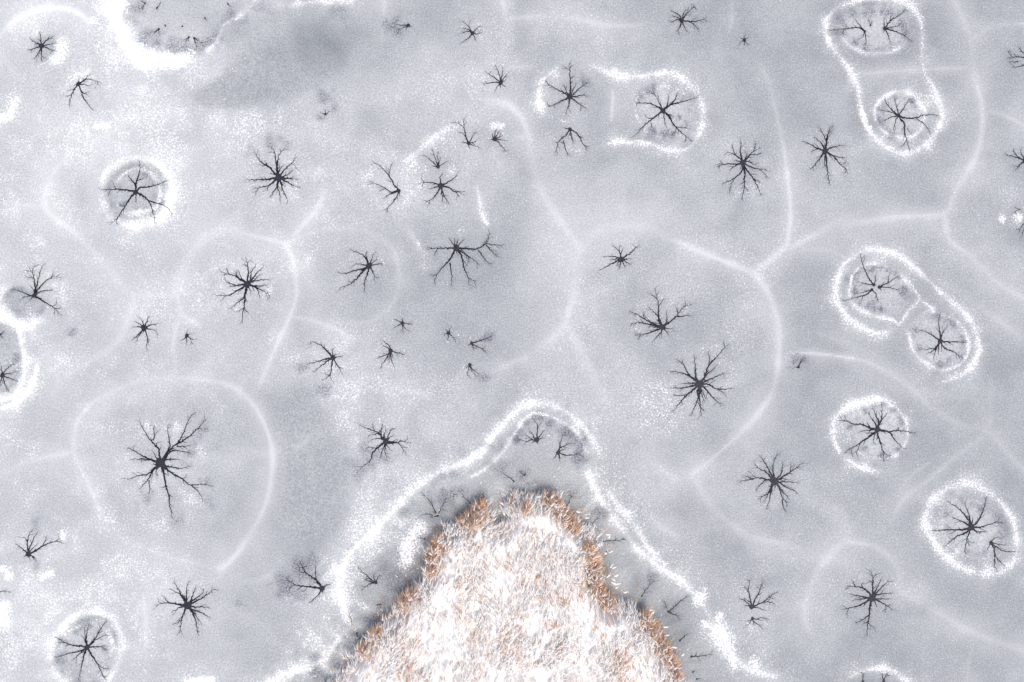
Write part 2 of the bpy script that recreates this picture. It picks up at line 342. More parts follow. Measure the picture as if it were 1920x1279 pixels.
('K',370,755,18,'345,715 275,660 245,600|240,635|275,630|250,665; 340,710 335,660 335,620; 325,748 225,735 170,700|180,755|195,720; 355,785 315,825|295,840; 390,742 415,728; 373,772 375,784','claw-shaped ice star over dark grey ice with thick arms to one side',None),
('L',945,1048,7,'965,1030 990,1010',EDGE,GE),
('L',1010,1138,8,'1060,1135 1130,1125|1035,1115|1090,1130','level barbed crack close to the large bright snow patch',GE),
('L',1018,1225,4,'1025,1223 1033,1221',EDGE,GE),
('L',1040,1265,6,'1050,1263 1062,1261',EDGE,GE),
('V6',525,730,52,'500,550 460,390 490,230 450,190|340,290|505,200|465,340; 560,680 590,580 660,460 720,320 780,215|695,270|755,320|640,330; 640,690 760,630 860,550 980,455 1070,440|870,470|970,575|950,520; 760,630 920,635 1010,680|890,680; 640,740 740,775 805,800; 460,660 380,590 270,560|390,545|400,570; 460,705 370,710','fan-shaped ice star opening upward, with a tiny black star right beneath it',None),
('V6',545,955,32,'630,980 720,945 880,975|700,1010; 580,1030 690,1110 775,1190|720,1130; 500,1040 445,1105; 570,1050 560,1100; 500,1000 430,1010','tiny black ice star with two longer arms tucked against the hub of a fan star',None),
('V5',695,530,64,'640,470 580,400 430,310 375,245|545,340; 655,430 570,280 475,120|550,160; 690,430 675,300 715,140|760,95|640,290; 770,470 815,400 830,290 840,220|785,350; 780,500 880,430 1010,350 1090,290 1150,235|960,240|1000,425|1130,320; 780,550 890,540 1010,550|1090,560; 800,560 850,605 950,650 1010,670 1085,740; 760,590 800,660 880,720; 800,660 950,830; 780,640 810,750 840,810 925,880|905,950; 830,820 835,920 875,1030; 660,600 635,700 520,770 430,830|490,770; 600,740 530,880; 640,730 620,830 570,985; 620,505 560,505 480,480 290,490|210,430|310,380; 380,490 240,520 150,525; 560,515 450,620 400,670; 710,600 715,645','large dense ice star with a fringe of white snow round its arm tips',None),
('H',597,325,10,'570,290 530,200 520,145|555,260; 605,290 612,255; 560,320 500,308|550,310','piece of the three-part ice star whose long arm crosses the snow rim',None),
('H',627,337,11,'660,320 690,305 740,270|675,275; 680,340 740,355|720,350; 633,347 642,358','piece of the three-part ice star pointing at the dividing snow rim',None),
('H',585,352,10,'550,380 480,400 418,415|530,410; 545,365 490,375|540,350; 605,370 625,425|610,410|600,400','piece of the three-part ice star with the most forked hanging arms',None),
('H',970,640,16,'970,600 962,550 960,510|970,500; 985,590 1010,560; 940,620 895,590 845,575; 1000,645 1060,645 1130,652; 995,680 1050,705 1100,740|1075,740; 960,675 958,720; 945,690 930,745; 940,680 870,688; 945,685 890,715','ice star in the smaller basin of the peanut-shaped snow ring',None),
('H',172,787,9,'178,770 183,752; 162,788 150,788; 186,760 202,732','lone black pinhole with faint whiskers beside a short straight frost line',None),
('V8',812,560,52,'830,470 880,400 890,150; 885,400 950,340 980,290; 830,430 775,310 735,190; 790,480 720,380 660,290; 740,550 670,520 540,475 430,470 260,410 135,425|280,320|215,345; 730,560 660,570 500,600; 760,620 650,700 560,750 490,810 380,860 280,955|475,960|430,1000; 770,640 745,770; 820,640 860,770 915,920 1020,1000|910,1080; 880,570 1000,595 1100,580 1280,590 1440,635|1160,525|1200,625|1310,570; 1010,610 1090,720 1240,870','wheel-like ice star filling a round basin with a white crescent snow rim',None),
('P',1145,410,19,'1125,365 1080,310 1010,265; 1130,340 1105,270; 1150,375 1155,350; 1180,380 1210,320 1232,235|1190,340; 1195,410 1260,390 1300,370|1340,388; 1180,435 1240,432|1195,450; 1130,450 1105,550|1150,500; 1115,440 1060,465 990,525; 1090,425 1010,425 905,432; 1095,380 1030,350; 1165,432 1188,447','big ice star in the egg-shaped snow ring, sharing it with a small hanging star',None),
('P',1256,498,12,'1275,540 1285,580 1345,640|1270,640; 1285,520 1330,545 1410,550; 1290,505 1340,512; 1265,480 1295,462; 1245,515 1235,540','small ice star with long legs inside the egg-shaped snow ring',None),
('P',588,808,21,'590,760 590,700 580,655|610,675|565,710; 565,775 525,750 440,740|480,715|530,725; 605,770 640,700; 615,775 680,708; 615,790 705,778; 610,815 695,812; 620,825 660,845 710,880|660,895|690,845; 575,850 570,910 560,970 558,1025|490,950|600,975|535,950; 555,830 500,855 415,875|440,905; 555,810 480,822; 550,805 455,785|500,795; 600,825 615,860','regular feathery ice star on open grey ice with a long bottom arm',None),
('P',535,1278,8,'535,1240 528,1225|545,1240','stem of an ice star rising into the snow arc at the border',None),
('P',652,1280,10,'660,1250 680,1235|690,1245; 645,1250 640,1228','forked ice star tip under the snow arc at the border',None),
('J',158,562,16,'155,520 155,470 185,415|130,465; 165,530 185,480 215,430; 180,530 210,510; 140,545 110,520 85,500; 195,545 250,510 320,490 360,505|260,460|335,470; 185,580 205,605; 162,578 165,595; 142,570 128,578; 180,572 200,588','ice star like a bouquet with one long feathered arm and small hub',None),
('J',1052,852,23,'1030,815 1000,755 975,710|990,760; 1030,800 950,755; 1048,810 1050,750 1060,715; 1075,815 1105,735; 1085,820 1135,785 1145,750; 1095,830 1150,800 1210,755|1195,780; 1095,858 1180,862; 1085,875 1140,895 1185,925; 1080,880 1135,955; 1080,890 1100,940 1115,1025|1125,1000|1095,910; 1035,885 1020,940 1008,1010|965,958|1000,970; 1015,860 960,890; 1010,845 940,835 870,850|920,800|890,825','dense round ice star between the wide frost circle and the broken snow ring',None),
('J',490,1085,16,'485,1040 490,990 500,960; 485,1050 450,1020; 480,1045 475,970; 520,1060 550,1010 580,960 610,930|555,990; 525,1050 605,1010; 520,1085 600,1078; 505,1115 550,1185 580,1250 600,1275|615,1210; 475,1120 460,1180 440,1279; 455,1105 390,1120 310,1145; 460,1110 400,1165; 455,1080 385,1070 310,1025|370,1085','thin-armed ice star in the broken white ring cut by the picture border',None),
('J',-15,780,8,'20,770 60,775|30,762','twig end of an ice star poking in at the border near snow patches',None),
]

# raised rims of crusted snow: (name label, closed, half width px, height, view, points)
RINGS = [
('thick white snow ring around the long-armed star',True,8,.046,'A','580,990 660,920 770,888 880,920 950,1000 962,1090 930,1190 880,1245 790,1262 700,1258 610,1220 575,1130'),
('thin inner snow ring close round the long-armed star',False,3.5,.022,'A','640,1100 640,1040 690,985 760,945 840,975 890,1030 895,1100 880,1160 800,1185 700,1200 650,1180'),
('long snow loop from the long-top-armed star round the wide-legged star',False,7.5,.035,'C','205,690 165,620 150,540 175,450 240,395 300,375'),
('snow rim sweeping over and round the wide-legged star',False,8,.032,'C','390,370 470,380 590,435 700,430 800,415 880,412 960,440 1030,520 1072,620 1065,720 1010,820 900,850 780,810 680,800 560,800 480,830'),
('tall double snow loop joining the oval basin and the spider star',True,8,.036,'D','470,10 600,-8 740,0 830,60 862,150 865,270 870,380 930,500 975,610 965,700 900,800 790,862 690,840 570,740 525,620 505,500 450,380 370,280 325,170 360,70'),
('thin snow rim of the oval basin with two half stars',False,3,.018,'D','400,190 440,240 520,290 620,300 730,280 790,220'),
('thin snow rim of the spider star basin',True,4,.016,'D','610,590 680,525 780,515 850,570 880,640 860,730 790,770 700,765 630,720 600,650'),
('peanut-shaped outer snow ring',False,7,.034,'H','930,890 1030,850 1130,800 1185,700 1170,600 1110,490 1010,400 890,290 790,200 690,140 580,125 490,160 420,220 385,330 395,430 460,520 560,580 660,590 740,540'),
('rough inner snow rim dividing the peanut ring',False,4.5,.03,'H','640,210 560,205 490,250 460,330 465,410 510,460 600,500 690,520 740,540 790,470 850,400 800,330 750,270 700,230'),
('speckled snow rim around the smaller peanut basin',False,4,.022,'H','850,400 940,470 1040,515 1100,570 1128,650 1110,740 1040,790 960,800 880,760 820,700 795,620 770,560'),
('white crescent snow rim round the wheel-like star',False,9,.036,'V8','1150,240 1040,140 900,80 700,70 500,110 300,220 160,350 100,500 100,680 180,860 330,1020 480,1130 650,1190 830,1230 1040,1230'),
('egg-shaped snow ring holding the big and small star',True,9,.038,'P','910,280 1000,195 1120,165 1250,220 1340,310 1395,430 1400,550 1340,645 1230,672 1110,645 1000,575 925,480 885,380'),
('broken white snow ring cut by the picture border',False,8,.046,'J','360,1279 300,1215 280,1120 305,1030 360,950 440,895 530,880 610,910 670,980 690,1070 670,1160 640,1230 600,1279'),
('narrow inner snow crescent of the broken ring',False,5,.03,'J','590,955 625,1030 630,1110 615,1160'),
('inner snow ridge of the double bank round the cut-off bay',False,8,.05,'E','-30,480 70,530 115,590 125,680 145,770 125,870 70,945 -30,990'),
('outer snow ridge of the double bank round the cut-off bay',False,8,.05,'E','-30,1025 60,1000 150,930 195,840 205,760 190,690'),
('snow rim of the cove beside the bush-like star',False,10,.05,'E','150,270 90,295 30,330 0,390 5,460 70,530 150,560 230,540 290,490'),
('broad bright snow bank along the frozen bay',False,20,.06,'A','640,-20 630,60 680,160 730,260 830,330 960,350 1090,350 1200,380'),
('rough snow rim on the frozen bay shore',False,6,.035,'A','1090,305 1180,275 1230,210 1260,140 1330,105 1390,60 1440,-5'),
('long snow ridge sweeping round the island cove',False,9,.045,'X','652,1200 655,1165 642,1130 634,1090 648,1050 672,1022 700,998 727,968 747,945 770,922 800,898 847,875 895,853 925,815 948,790 970,768 990,758 1012,756 1038,762 1065,775 1085,792 1103,813 1117,840 1128,870'),
('thin speckled inner snow rim of the island cove',False,4,.026,'X','870,900 900,885 920,870 940,850 957,825 970,805 983,786 1003,775 1027,779 1051,790 1072,804 1088,818 1096,837 1099,857'),
('broken snow ridge on the shore of the island cove',False,7,.045,'X','1099,862 1101,880 1106,900 1120,925 1137,955 1160,985 1180,1010 1200,1035 1235,1062 1270,1085 1300,1112 1322,1142 1345,1180 1370,1222 1400,1252 1450,1268'),
('faint outer snow band beside the broken cove ridge',False,6,.028,'X','1128,905 1150,935 1180,972 1203,1005 1225,1038 1262,1070'),
('snow ridge on the island shore beside the slanting crack',False,12,.05,'K','40,1300 140,1240 220,1215 320,1190 400,1120 460,1040 510,960 525,900'),
('thin snow rim closing the ring of the wheel-like star',False,3.5,.02,'V8','1150,240 1260,400 1300,560 1290,720 1200,880 1080,1000 950,1040'),
('straight speckled snow streak beside the one-sided star',False,7,.03,'B','790,940 820,920 900,860 1020,755 1120,690'),
('narrow speckled snow streak beside the level-armed star',False,6,.03,'F','830,-20 870,30 910,90 955,180'),
('faint speckled snow streak on dark ice at the border',False,7,.026,'B','200,30 300,15 400,10 540,2'),
('faint snow streak between the nine-armed and level-armed stars',False,6,.022,'X','890,330 898,370 905,405 925,435'),
('snow arc rising over the two star tips at the border',False,8,.036,'P','430,1279 510,1225 600,1205 690,1215 750,1250 790,1290'),
]
# snow patches: view, points, half width px, label
PATCH = [
('A','345,245 350,280 330,330 315,340',9,'bright white snow blob touching a small eight-armed star'),
('A','540,712 600,705',6,'small oval white snow patch on mottled ice'),
('K','920,415 870,480 850,560 850,600',11,'long white snow drift between the ice and the reed island'),
('L','1040,810 1070,790',9,'white snow clump at the end of the broken ridge'),
('L','1160,1000 1195,1040 1210,1080',14,'large bright snow patch on the grey shore ice beside the island'),
('L','1170,910 1160,930',6,'little snow patch just above the large bright one'),
('L','1240,1160 1250,1190',6,'small snow patch below the large bright one'),
('L','1360,1170 1370,1190',7,'round snow patch standing apart from the shore snow'),
('L','1085,955 1110,965',6,'flat snow patch on the inner side of the large bright one'),
('B','1340,705 1385,710',5,'snow puff over the compact small star'),
('J','20,640 50,680',7,'snow patch near the twig end at the border'),
('J','20,850 15,950',10,'tall snow patch along the border below the twig end'),
('J','240,690 280,670',7,'snow patch between the bouquet star and the broken ring'),
('J','350,450 355,470',5,'snow dab at the tip of the bouquet star'),
('J','1050,1275 1200,1268',6,'thin snow drift on the border below the dense round star'),
('D','1400,1220 1410,1230',6,'snow spot next to the star with thin twig ends'),
('D','1310,1225 1318,1235',4,'smaller snow spot next to the star with thin twig ends'),
('A','520,110 525,118',5,'snow tuft on the frost arc of the eight-armed star'),
('A','20,660 60,640 90,560',8,'snow bank strip on the border below the frost arc'),
]
# healed cracks, soft pale bands in the ice: (half width px, strength, points in photograph pixels)
LINES = [
(5,.2,'190,965 235,1010 320,1045 412,1066'),
(9,.4,'1640,1023 1680,1060 1690,1110'),
(11,.4,'1295,890 1340,955 1400,1005'),
(8,.4,'985,670 940,690 900,715'),
(9,.35,'110,720 150,690 220,640 255,553'),
(7,.4,'85,390 40,385 -5,400'),
(7,.35,'412,1066 470,1090 540,1060'),
(7,.55,'190,965 165,905 140,850 142,800 165,762 210,735 260,716 320,709 390,713 440,727 480,766 505,820 511,870 500,940 470,1000 430,1055 412,1066'),
(9,.5,'470,1000 440,1045 415,1066'),
(8,.6,'150,270 110,310 90,345 85,390 125,425 185,480 225,533 255,553 330,553'),
(10,.45,'330,553 345,500 370,460 415,430 480,443 535,457'),
(5,.6,'415,430 480,443 535,457'),
(6,.6,'535,457 550,490 556,550 545,590 522,640 500,690 480,740'),
(7,.55,'535,457 565,425 600,380 612,330'),
(6,.42,'535,457 580,437 650,428 700,440 738,470 748,530 735,570 700,600 655,606 600,600'),
(5,.45,'540,592 590,602 645,625 672,660'),
(5,.5,'332,553 342,590 365,605 385,618'),
(5,.35,'340,590 325,640 330,700'),
(10,.6,'1085,462 1078,540 1062,600'),
(14,.5,'1062,605 1030,640 985,670'),
(12,.45,'1062,605 1095,670 1130,740 1165,800'),
(9,.6,'1085,462 1055,420 1022,370 1000,310 990,250 965,205 930,190 890,185'),
(16,.4,'1085,462 1130,428 1200,425 1270,453'),
(7,.75,'1230,438 1270,453 1340,483 1410,510 1425,512'),
(9,.55,'1410,510 1440,490 1475,460'),
(5,.6,'1475,460 1482,400 1476,330 1466,260 1452,200 1440,150 1415,110'),
(8,.6,'1415,510 1445,560 1460,620 1457,700 1440,750 1390,810 1330,865 1295,890'),
(4,.6,'1440,750 1390,810 1330,865'),
(8,.55,'1440,492 1500,455 1560,425 1620,415 1690,406 1770,400 1790,360 1830,290 1842,210 1825,130 1820,75 1790,0'),
(12,.3,'1470,470 1530,440 1600,405 1700,400'),
(6,.55,'1842,207 1880,215 1925,238'),
(5,.45,'1820,75 1860,50 1925,44'),
(3,.75,'1470,660 1540,664 1600,672'),
(7,.45,'1770,400 1780,450 1820,480 1870,530 1925,562'),
(7,.45,'1600,672 1640,685 1700,722 1745,765'),
(6,.4,'1640,685 1628,735'),
(7,.45,'1855,690 1858,760 1855,808'),
(8,.5,'1750,765 1800,795 1855,810 1890,850 1925,885'),
(7,.4,'1855,810 1800,850 1740,900 1690,940 1665,1000'),
(10,.45,'1690,1110 1760,1150 1830,1188 1925,1222'),
(7,.35,'1830,1188 1815,1250 1812,1290'),
(10,.4,'1590,1015 1555,1040 1530,1080 1508,1140 1518,1185 1550,1200'),
(4,.6,'1590,1015 1640,1023'),
(8,.5,'1400,1005 1460,1018 1520,1034'),
(8,.5,'0,895 50,866 135,848'),
(7,1.0,'0,66 30,37 80,16 130,18 163,36 180,66'),
(6,.6,'0,100 22,128 45,158'),
(4,.45,'720,-5 719,45 716,100'),
(7,.5,'940,-5 947,25 945,50'),
(6,.5,'960,34 1050,30 1130,46 1190,48 1225,36'),
(6,.65,'935,127 970,126 1010,124'),
(6,.45,'1372,-5 1372,40 1360,75'),
(7,.45,'268,1100 274,1180 270,1250'),
(5,.6,'1600,140 1680,133 1760,129 1820,127'),
(3,.6,'955,259 1000,252'),
(4,.5,'1150,155 1146,240'),
(9,.3,'1510,600 1540,625 1600,650 1640,665'),
(8,.3,'1650,500 1760,530 1850,585 1925,640'),
(9,.3,'1290,760 1350,730 1440,690'),
(8,.35,'700,735 780,735 830,760'),
(12,.3,'1180,820 1240,880 1320,920'),
(10,.4,'1190,955 1260,1000 1300,1030'),
(12,.45,'60,770 95,745 110,720'),
(7,.5,'895,330 898,380 910,430'),
(6,.3,'530,860 580,820 610,790'),
(9,.35,'120,290 180,265 260,220 320,215 390,225'),
(5,.45,'150,900 175,945 192,970'),
(8,.4,'1600,500 1560,470 1500,470'),
(9,.3,'1670,960 1700,900 1770,850'),
(3,.5,'585,1055 590,1080'),
]
# thin wet ice, grey smudges: view, radius px, strength, points
DARKS = [
('C',6,.55,'730,535 760,510 800,496 850,490 900,500 940,520 965,545 790,735 860,752 900,755 945,660 985,690 885,755'),
('C',8,.25,'400,450 420,470'),
('D',7,.5,'475,70 550,70 575,65 655,60 690,66 765,140 772,178 420,110 490,240 550,272 700,265 420,190'),
('D',6,.5,'645,560 710,540 812,570 620,610 622,660 690,750 810,750'),
('H',7,.55,'600,225 640,228 680,240 740,282 765,350 600,458 640,462 560,450 490,360 482,280 520,432 715,255'),
('H',7,.5,'960,490 1010,512 1052,545 1092,620 1112,645 1110,735 960,765 1020,752 850,690 830,575'),
('V8',7,.55,'620,240 740,150 880,140 1040,230 1080,255 1210,450 360,540 1150,870 860,980 590,870 980,1000 1180,360'),
('P',7,.45,'1090,260 1005,340 1210,300 1300,365 1222,560 1120,548 1320,462 1040,540 990,300'),
('J',7,.45,'420,1000 510,965 320,1165 590,1100 350,1050'),
('A',6,.4,'760,1172 810,1170 700,982 740,952 830,980 880,1105'),
('A',14,.42,'880,240 1070,278 1180,235 1215,200 1300,80 820,195 770,40 960,262'),
('V9',10,.55,'490,310 440,395 585,245 660,240 750,310 960,400 1050,490 1100,600 1110,670 390,470 930,350 1000,430'),
('V9',14,.3,'210,830 230,560 130,560'),
('F',9,.32,'250,795 360,905 385,915'),
('F',7,.4,'1290,845 1310,625'),
('V7',9,.32,'250,600 150,960 280,960 410,860 530,770 630,790 180,1080'),
('V7',16,.3,'180,1000 120,860'),
('V1',8,.26,'880,245 820,300 770,395 720,480 900,950 945,1000 560,1195 600,1160 290,945 820,740 900,750 730,600'),
('K',17,.42,'185,715 250,640 300,620 160,760'),
('K',14,.3,'330,690 260,790'),
('V2',7,.28,'460,90 640,80 740,170 150,220 480,160'),
('B',9,.45,'790,110 800,180 760,150'),
('B',9,.34,'380,565 440,610 360,660 370,530'),
('B',16,.3,'440,60 470,50 30,30'),
('L',9,.5,'490,330 520,345 780,690'),
('H',7,.4,'155,740 200,745 150,760'),
('E',8,.4,'1160,1140 400,600 80,345 90,745 105,800'),
('K',12,.35,'830,330 1050,120 1110,110 1150,200 880,540'),
('K',14,.4,'560,1010 620,930 700,860'),
('K',26,.4,'800,690 850,640 430,1170 560,1060 690,910 330,1230'),
('J',8,.25,'195,380 205,620 1340,840'),
('V10',10,.4,'750,220 840,160 1170,200 550,260'),
('L',10,.35,'330,230 90,170 60,130'),
]
# wide variations of the ice: x, y, rx, ry, tone, snow
BLOBS = [
(690,1000,50,45,.05,.42),(760,940,50,32,.04,.34),(640,1090,40,60,.05,.42),(600,1215,60,50,.06,.42),(860,868,50,22,.03,.25),(1260,1070,50,35,.03,.25),(1180,990,40,40,.03,.22),
(520,105,130,60,-.11,-.30),(660,60,150,60,-.12,-.15),(430,172,70,22,-.26,-.35),(600,80,80,50,-.2,-.15),
(570,860,70,140,-.24,-.35),(545,1000,90,110,-.2,-.25),(500,780,60,80,-.05,-.25),(450,960,60,80,-.05,-.2),
(1010,880,75,55,-.03,-.3),(450,1130,90,110,-.14,-.2),(490,1220,80,60,-.14,-.15),(1270,900,120,60,.12,.04),(560,780,50,60,-.05,-.1),(1180,1050,45,70,-.12,-.25),(1260,1160,40,70,-.12,-.25),(1300,1240,40,60,-.12,-.2),
(820,940,60,40,-.15,-.1),(740,1060,60,60,-.2,-.1),(350,40,75,40,.05,-.5),
(1180,400,120,55,.30,-.05),(1060,470,70,60,.15,0),(1150,330,100,40,.1,0),
(300,150,150,60,.1,.20),(120,280,130,90,.15,.14),(250,260,160,80,.08,.18),(60,430,90,120,.1,.12),(330,330,80,90,.06,.14),
(20,170,50,60,.05,.2),(230,60,50,70,.1,.35),(480,225,110,30,.08,.26),(400,260,100,60,.06,.14),
(620,690,70,60,.06,.26),(640,800,45,90,.06,.30),(560,640,60,60,.03,.15),(700,740,90,40,.03,.15),(830,720,90,50,.0,.08),
(1230,730,60,80,.0,.16),(1260,770,70,60,.02,.2),(1370,650,50,50,0,.1),(1250,580,80,60,.02,.08),
(560,1200,70,60,.1,.34),(660,1040,60,70,.1,.36),(700,980,60,60,.05,.2),(600,1260,90,40,.1,.3),(660,1140,40,50,.05,.3),
(800,900,100,40,0,.12),(1140,900,40,80,0,.22),(1200,960,50,60,0,.16),(1260,1030,60,50,0,.1),(1090,780,50,40,0,.12),
(110,1110,140,90,.08,.16),(60,1200,80,100,.08,.26),(200,1060,120,60,.05,.12),(230,1180,60,90,.06,.2),
(240,900,90,90,.02,.10),(310,790,110,50,.0,.06),(330,960,90,60,0,.08),
(870,545,60,18,.03,.2),(950,60,90,70,.0,.07),(760,150,120,60,.05,.06),(870,150,80,80,.05,.09),(700,300,90,80,.04,.06),
(1395,330,60,70,0,.07),(1450,910,75,60,0,.09),(1420,1080,60,40,0,.16),(1330,1130,50,60,0,.2),(1560,330,50,40,0,.07),
(750,370,20,60,.02,.2),(1000,740,60,20,0,.1),(30,620,60,60,.1,.25),(90,700,50,80,.06,.14),(130,560,50,50,.05,.15),
(1910,380,30,60,0,.2),(1480,1230,60,60,0,.08),(1600,940,60,40,0,.1),(1760,690,60,40,0,.06),(1650,760,120,30,0,.06),
(960,520,130,60,.02,.0),(1370,1220,60,60,0,.22),(420,60,30,40,-.1,.1),
]
# smooth floors of the melt basins: view, closed outline, tone shift
BASIN = [
('X','366,184 372,168 400,150 425,128 450,100 480,60 520,30 640,40 700,80 660,130 600,160 565,175 530,190 500,185 470,197 420,203 380,197',-.11),
('X','560,720 590,748 612,788 632,832 648,880 653,930 640,985 600,1005 540,1010 522,900 517,830 530,760',-.06),
('C','700,640 710,560 780,505 860,490 950,525 1000,590 1000,690 940,750 850,765 770,740',.12),
('D','410,150 440,90 540,50 680,50 760,90 785,160 740,250 620,285 520,275 440,225',.12),
('D','615,600 690,535 790,535 840,590 850,680 800,750 700,755 630,700',.12),
('H','475,330 500,250 600,215 700,245 760,300 780,400 740,470 640,480 530,450 480,400',.12),
('H','810,560 900,480 1000,520 1080,570 1115,660 1090,750 990,790 890,750 820,680',.10),
('V8','380,560 450,350 640,190 900,130 1120,240 1260,480 1250,720 1120,900 900,1000 600,950 420,800',.12),
('P','980,330 1080,260 1220,290 1310,390 1330,520 1250,580 1110,560 1020,480',.10),
('J','302,1110 330,1030 400,952 500,905 590,918 645,990 662,1080 635,1170 585,1290 385,1290 322,1200',-.03),
('J','350,1080 400,1000 500,960 590,1010 610,1100 560,1190 460,1210 370,1160',.12),
('A','592,1080 622,985 700,928 780,905 875,938 935,1010 945,1090 910,1180 860,1232 790,1238 700,1232 635,1200',-.03),
('A','650,1080 680,1000 770,955 860,1000 885,1090 850,1170 760,1190 680,1160',.06),
('A','180,270 200,210 240,195 300,215 310,290 250,345 200,320',.02),
('E','-40,560 60,560 110,640 120,780 90,880 0,940 -60,900',.02),
('E','20,370 100,330 180,360 260,440 200,520 90,500 30,440',-.08),
]

# ------------------------------------------------------------------ frozen lake: one sheet, fine where the photograph looks, reaching far beyond it
STEP = 0.08
fx = np.arange(-27.2, 27.2001, STEP)
fy = np.arange(-19.2, 19.2001, STEP)
outer = np.array([1, 2.5, 5, 9, 15, 25, 45, 80, 150, 300, 600, 1000.])
gx = np.concatenate([fx[0] - outer[::-1], fx, fx[-1] + outer])
gy = np.concatenate([fy[0] - outer[::-1], fy, fy[-1] + outer])
NO = len(outer)
XX, YY = np.meshgrid(fx, fy)
PXX, PYY = XX / PX + 960, 639.5 - YY / PX

def poly_dist(P, reach):
    """distance of the fine grid to a polyline (world), only near it; returns slices, distance, param"""
    lo, hi = P.min(0) - reach, P.max(0) + reach
    i0, i1 = np.searchsorted(fx, lo[0]), np.searchsorted(fx, hi[0])
    j0, j1 = np.searchsorted(fy, lo[1]), np.searchsorted(fy, hi[1])
    if i1 <= i0 or j1 <= j0: return None
    sl = (slice(j0, j1), slice(i0, i1))
    D = np.full((j1 - j0, i1 - i0), 1e9)
    for a, b in zip(P[:-1], P[1:]):
        l2, h2 = np.minimum(a, b) - reach, np.maximum(a, b) + reach
        a0, a1 = max(i0, np.searchsorted(fx, l2[0])), min(i1, np.searchsorted(fx, h2[0]))
        b0, b1 = max(j0, np.searchsorted(fy, l2[1])), min(j1, np.searchsorted(fy, h2[1]))
        if a1 <= a0 or b1 <= b0: continue
        x, y = XX[b0:b1, a0:a1], YY[b0:b1, a0:a1]
        d = b - a; q = max(float(d @ d), 1e-9)
        t = np.clip(((x - a[0]) * d[0] + (y - a[1]) * d[1]) / q, 0, 1)
        dd = np.hypot(x - a[0] - t * d[0], y - a[1] - t * d[1])
        v = D[b0 - j0:b1 - j0, a0 - i0:a1 - i0]
        np.minimum(v, dd, out=v)
    return sl, D

LINE_PTS = [np.array(pts(ps)) for _, _, ps in LINES]
def joined(e, me):
    e = e / PX * np.array([1, -1]) + np.array([960, 639.5])
    return any(k != me and np.hypot(*(Q - e).T).min() < 16 for k, Q in enumerate(LINE_PTS))

def fade(P, X, Y, L_, me=None):
    if np.linalg.norm(P[0] - P[-1]) < .05: return 1.0
    f = 1.0
    for e in (P[0], P[-1]):
        if abs(e[0]) > 23.6 or abs(e[1]) > 15.7: continue
        if me is not None and joined(e, me): continue
        q = np.clip(np.hypot(X - e[0], Y - e[1]) / L_, 0, 1)
        f = f * (.08 + .92 * q * q * (3 - 2 * q))
    return f

def inside(P, X, Y):
    r = np.zeros(X.shape, bool)
    for a, b in zip(P, np.roll(P, -1, 0)):
        c = (a[1] > Y) != (b[1] > Y)
        with np.errstate(divide='ignore', invalid='ignore'):
            xx = (b[0] - a[0]) * (Y - a[1]) / (b[1] - a[1]) + a[0]
        r ^= c & (X < xx)
    return r

# ---- island outline (also shapes the streaked shore ice)
OUT = pts('590,1290 625,1258 655,1226 680,1196 702,1168 728,1140 750,1112 778,1088 796,1062 800,1032 815,1006 836,988 862,975 882,957 905,946 922,962 934,984 944,972 953,940 976,926 1000,930 1022,922 1046,930 1066,956 1086,976 1106,992 1124,1003 1128,1028 1120,1060 1124,1090 1138,1112 1152,1130 1178,1131 1204,1142 1220,1166 1240,1192 1258,1226 1272,1250 1278,1282 1300,1340 1290,1390 1200,1420 900,1430 640,1410 560,1360')
OUTW = spline(W(np.array(OUT)), .2, True)
OUTW[:, 0] *= .95
OUTW[:, 1] = -7.0 + (OUTW[:, 1] + 7.0) * .985
def sdf(x, y):
    D = np.full(x.shape, 9.)
    for a, b in zip(OUTW[:-1], OUTW[1:]):
        d = b - a; q = max(float(d @ d), 1e-9)
        t = np.clip(((x - a[0]) * d[0] + (y - a[1]) * d[1]) / q, 0, 1)
        np.minimum(D, np.hypot(x - a[0] - t * d[0], y - a[1] - t * d[1]), out=D)
    return np.where(inside(OUTW, x, y), D, -D)

big = fbm(XX, YY, 6.0, 3, 4) - .5
mid = fbm(XX, YY, 1.1, 13, 4) - .5
fine = fbm(XX, YY, .45, 23, 3) - .5
left = 1 / (1 + np.exp((PXX - 640 + (PYY - 640) * .1) / 150))
warp = 1.6 * (fbm(XX, YY, 3.5, 31, 3) - .5)
swirl = np.sin(9 * fbm(XX + warp, YY - warp, 5.0, 37, 3) * 2 + 1.5 * big)
tone = .335 + .29 * left + .36 * big + .14 * mid + .07 * swirl
snow = .0 + .07 * left + .26 * big
rough = .32 + .85 * left
for x, y, rx, ry, t, s in BLOBS:
    g = np.exp(-(((PXX - x) / rx) ** 2 + ((PYY - y) / ry) ** 2))
    tone += t * g; snow += s * g * (.6 if s > 0 else 1)
    rough += max(s, 0) * 1.6 * g
snow += rough * (.55 * mid + .35 * fine)
snow = np.clip(snow, -.2, .40)
frost = np.zeros_like(tone)
lift = np.zeros_like(tone)
wob = (fbm(XX, YY, .9, 41, 3) - .5)
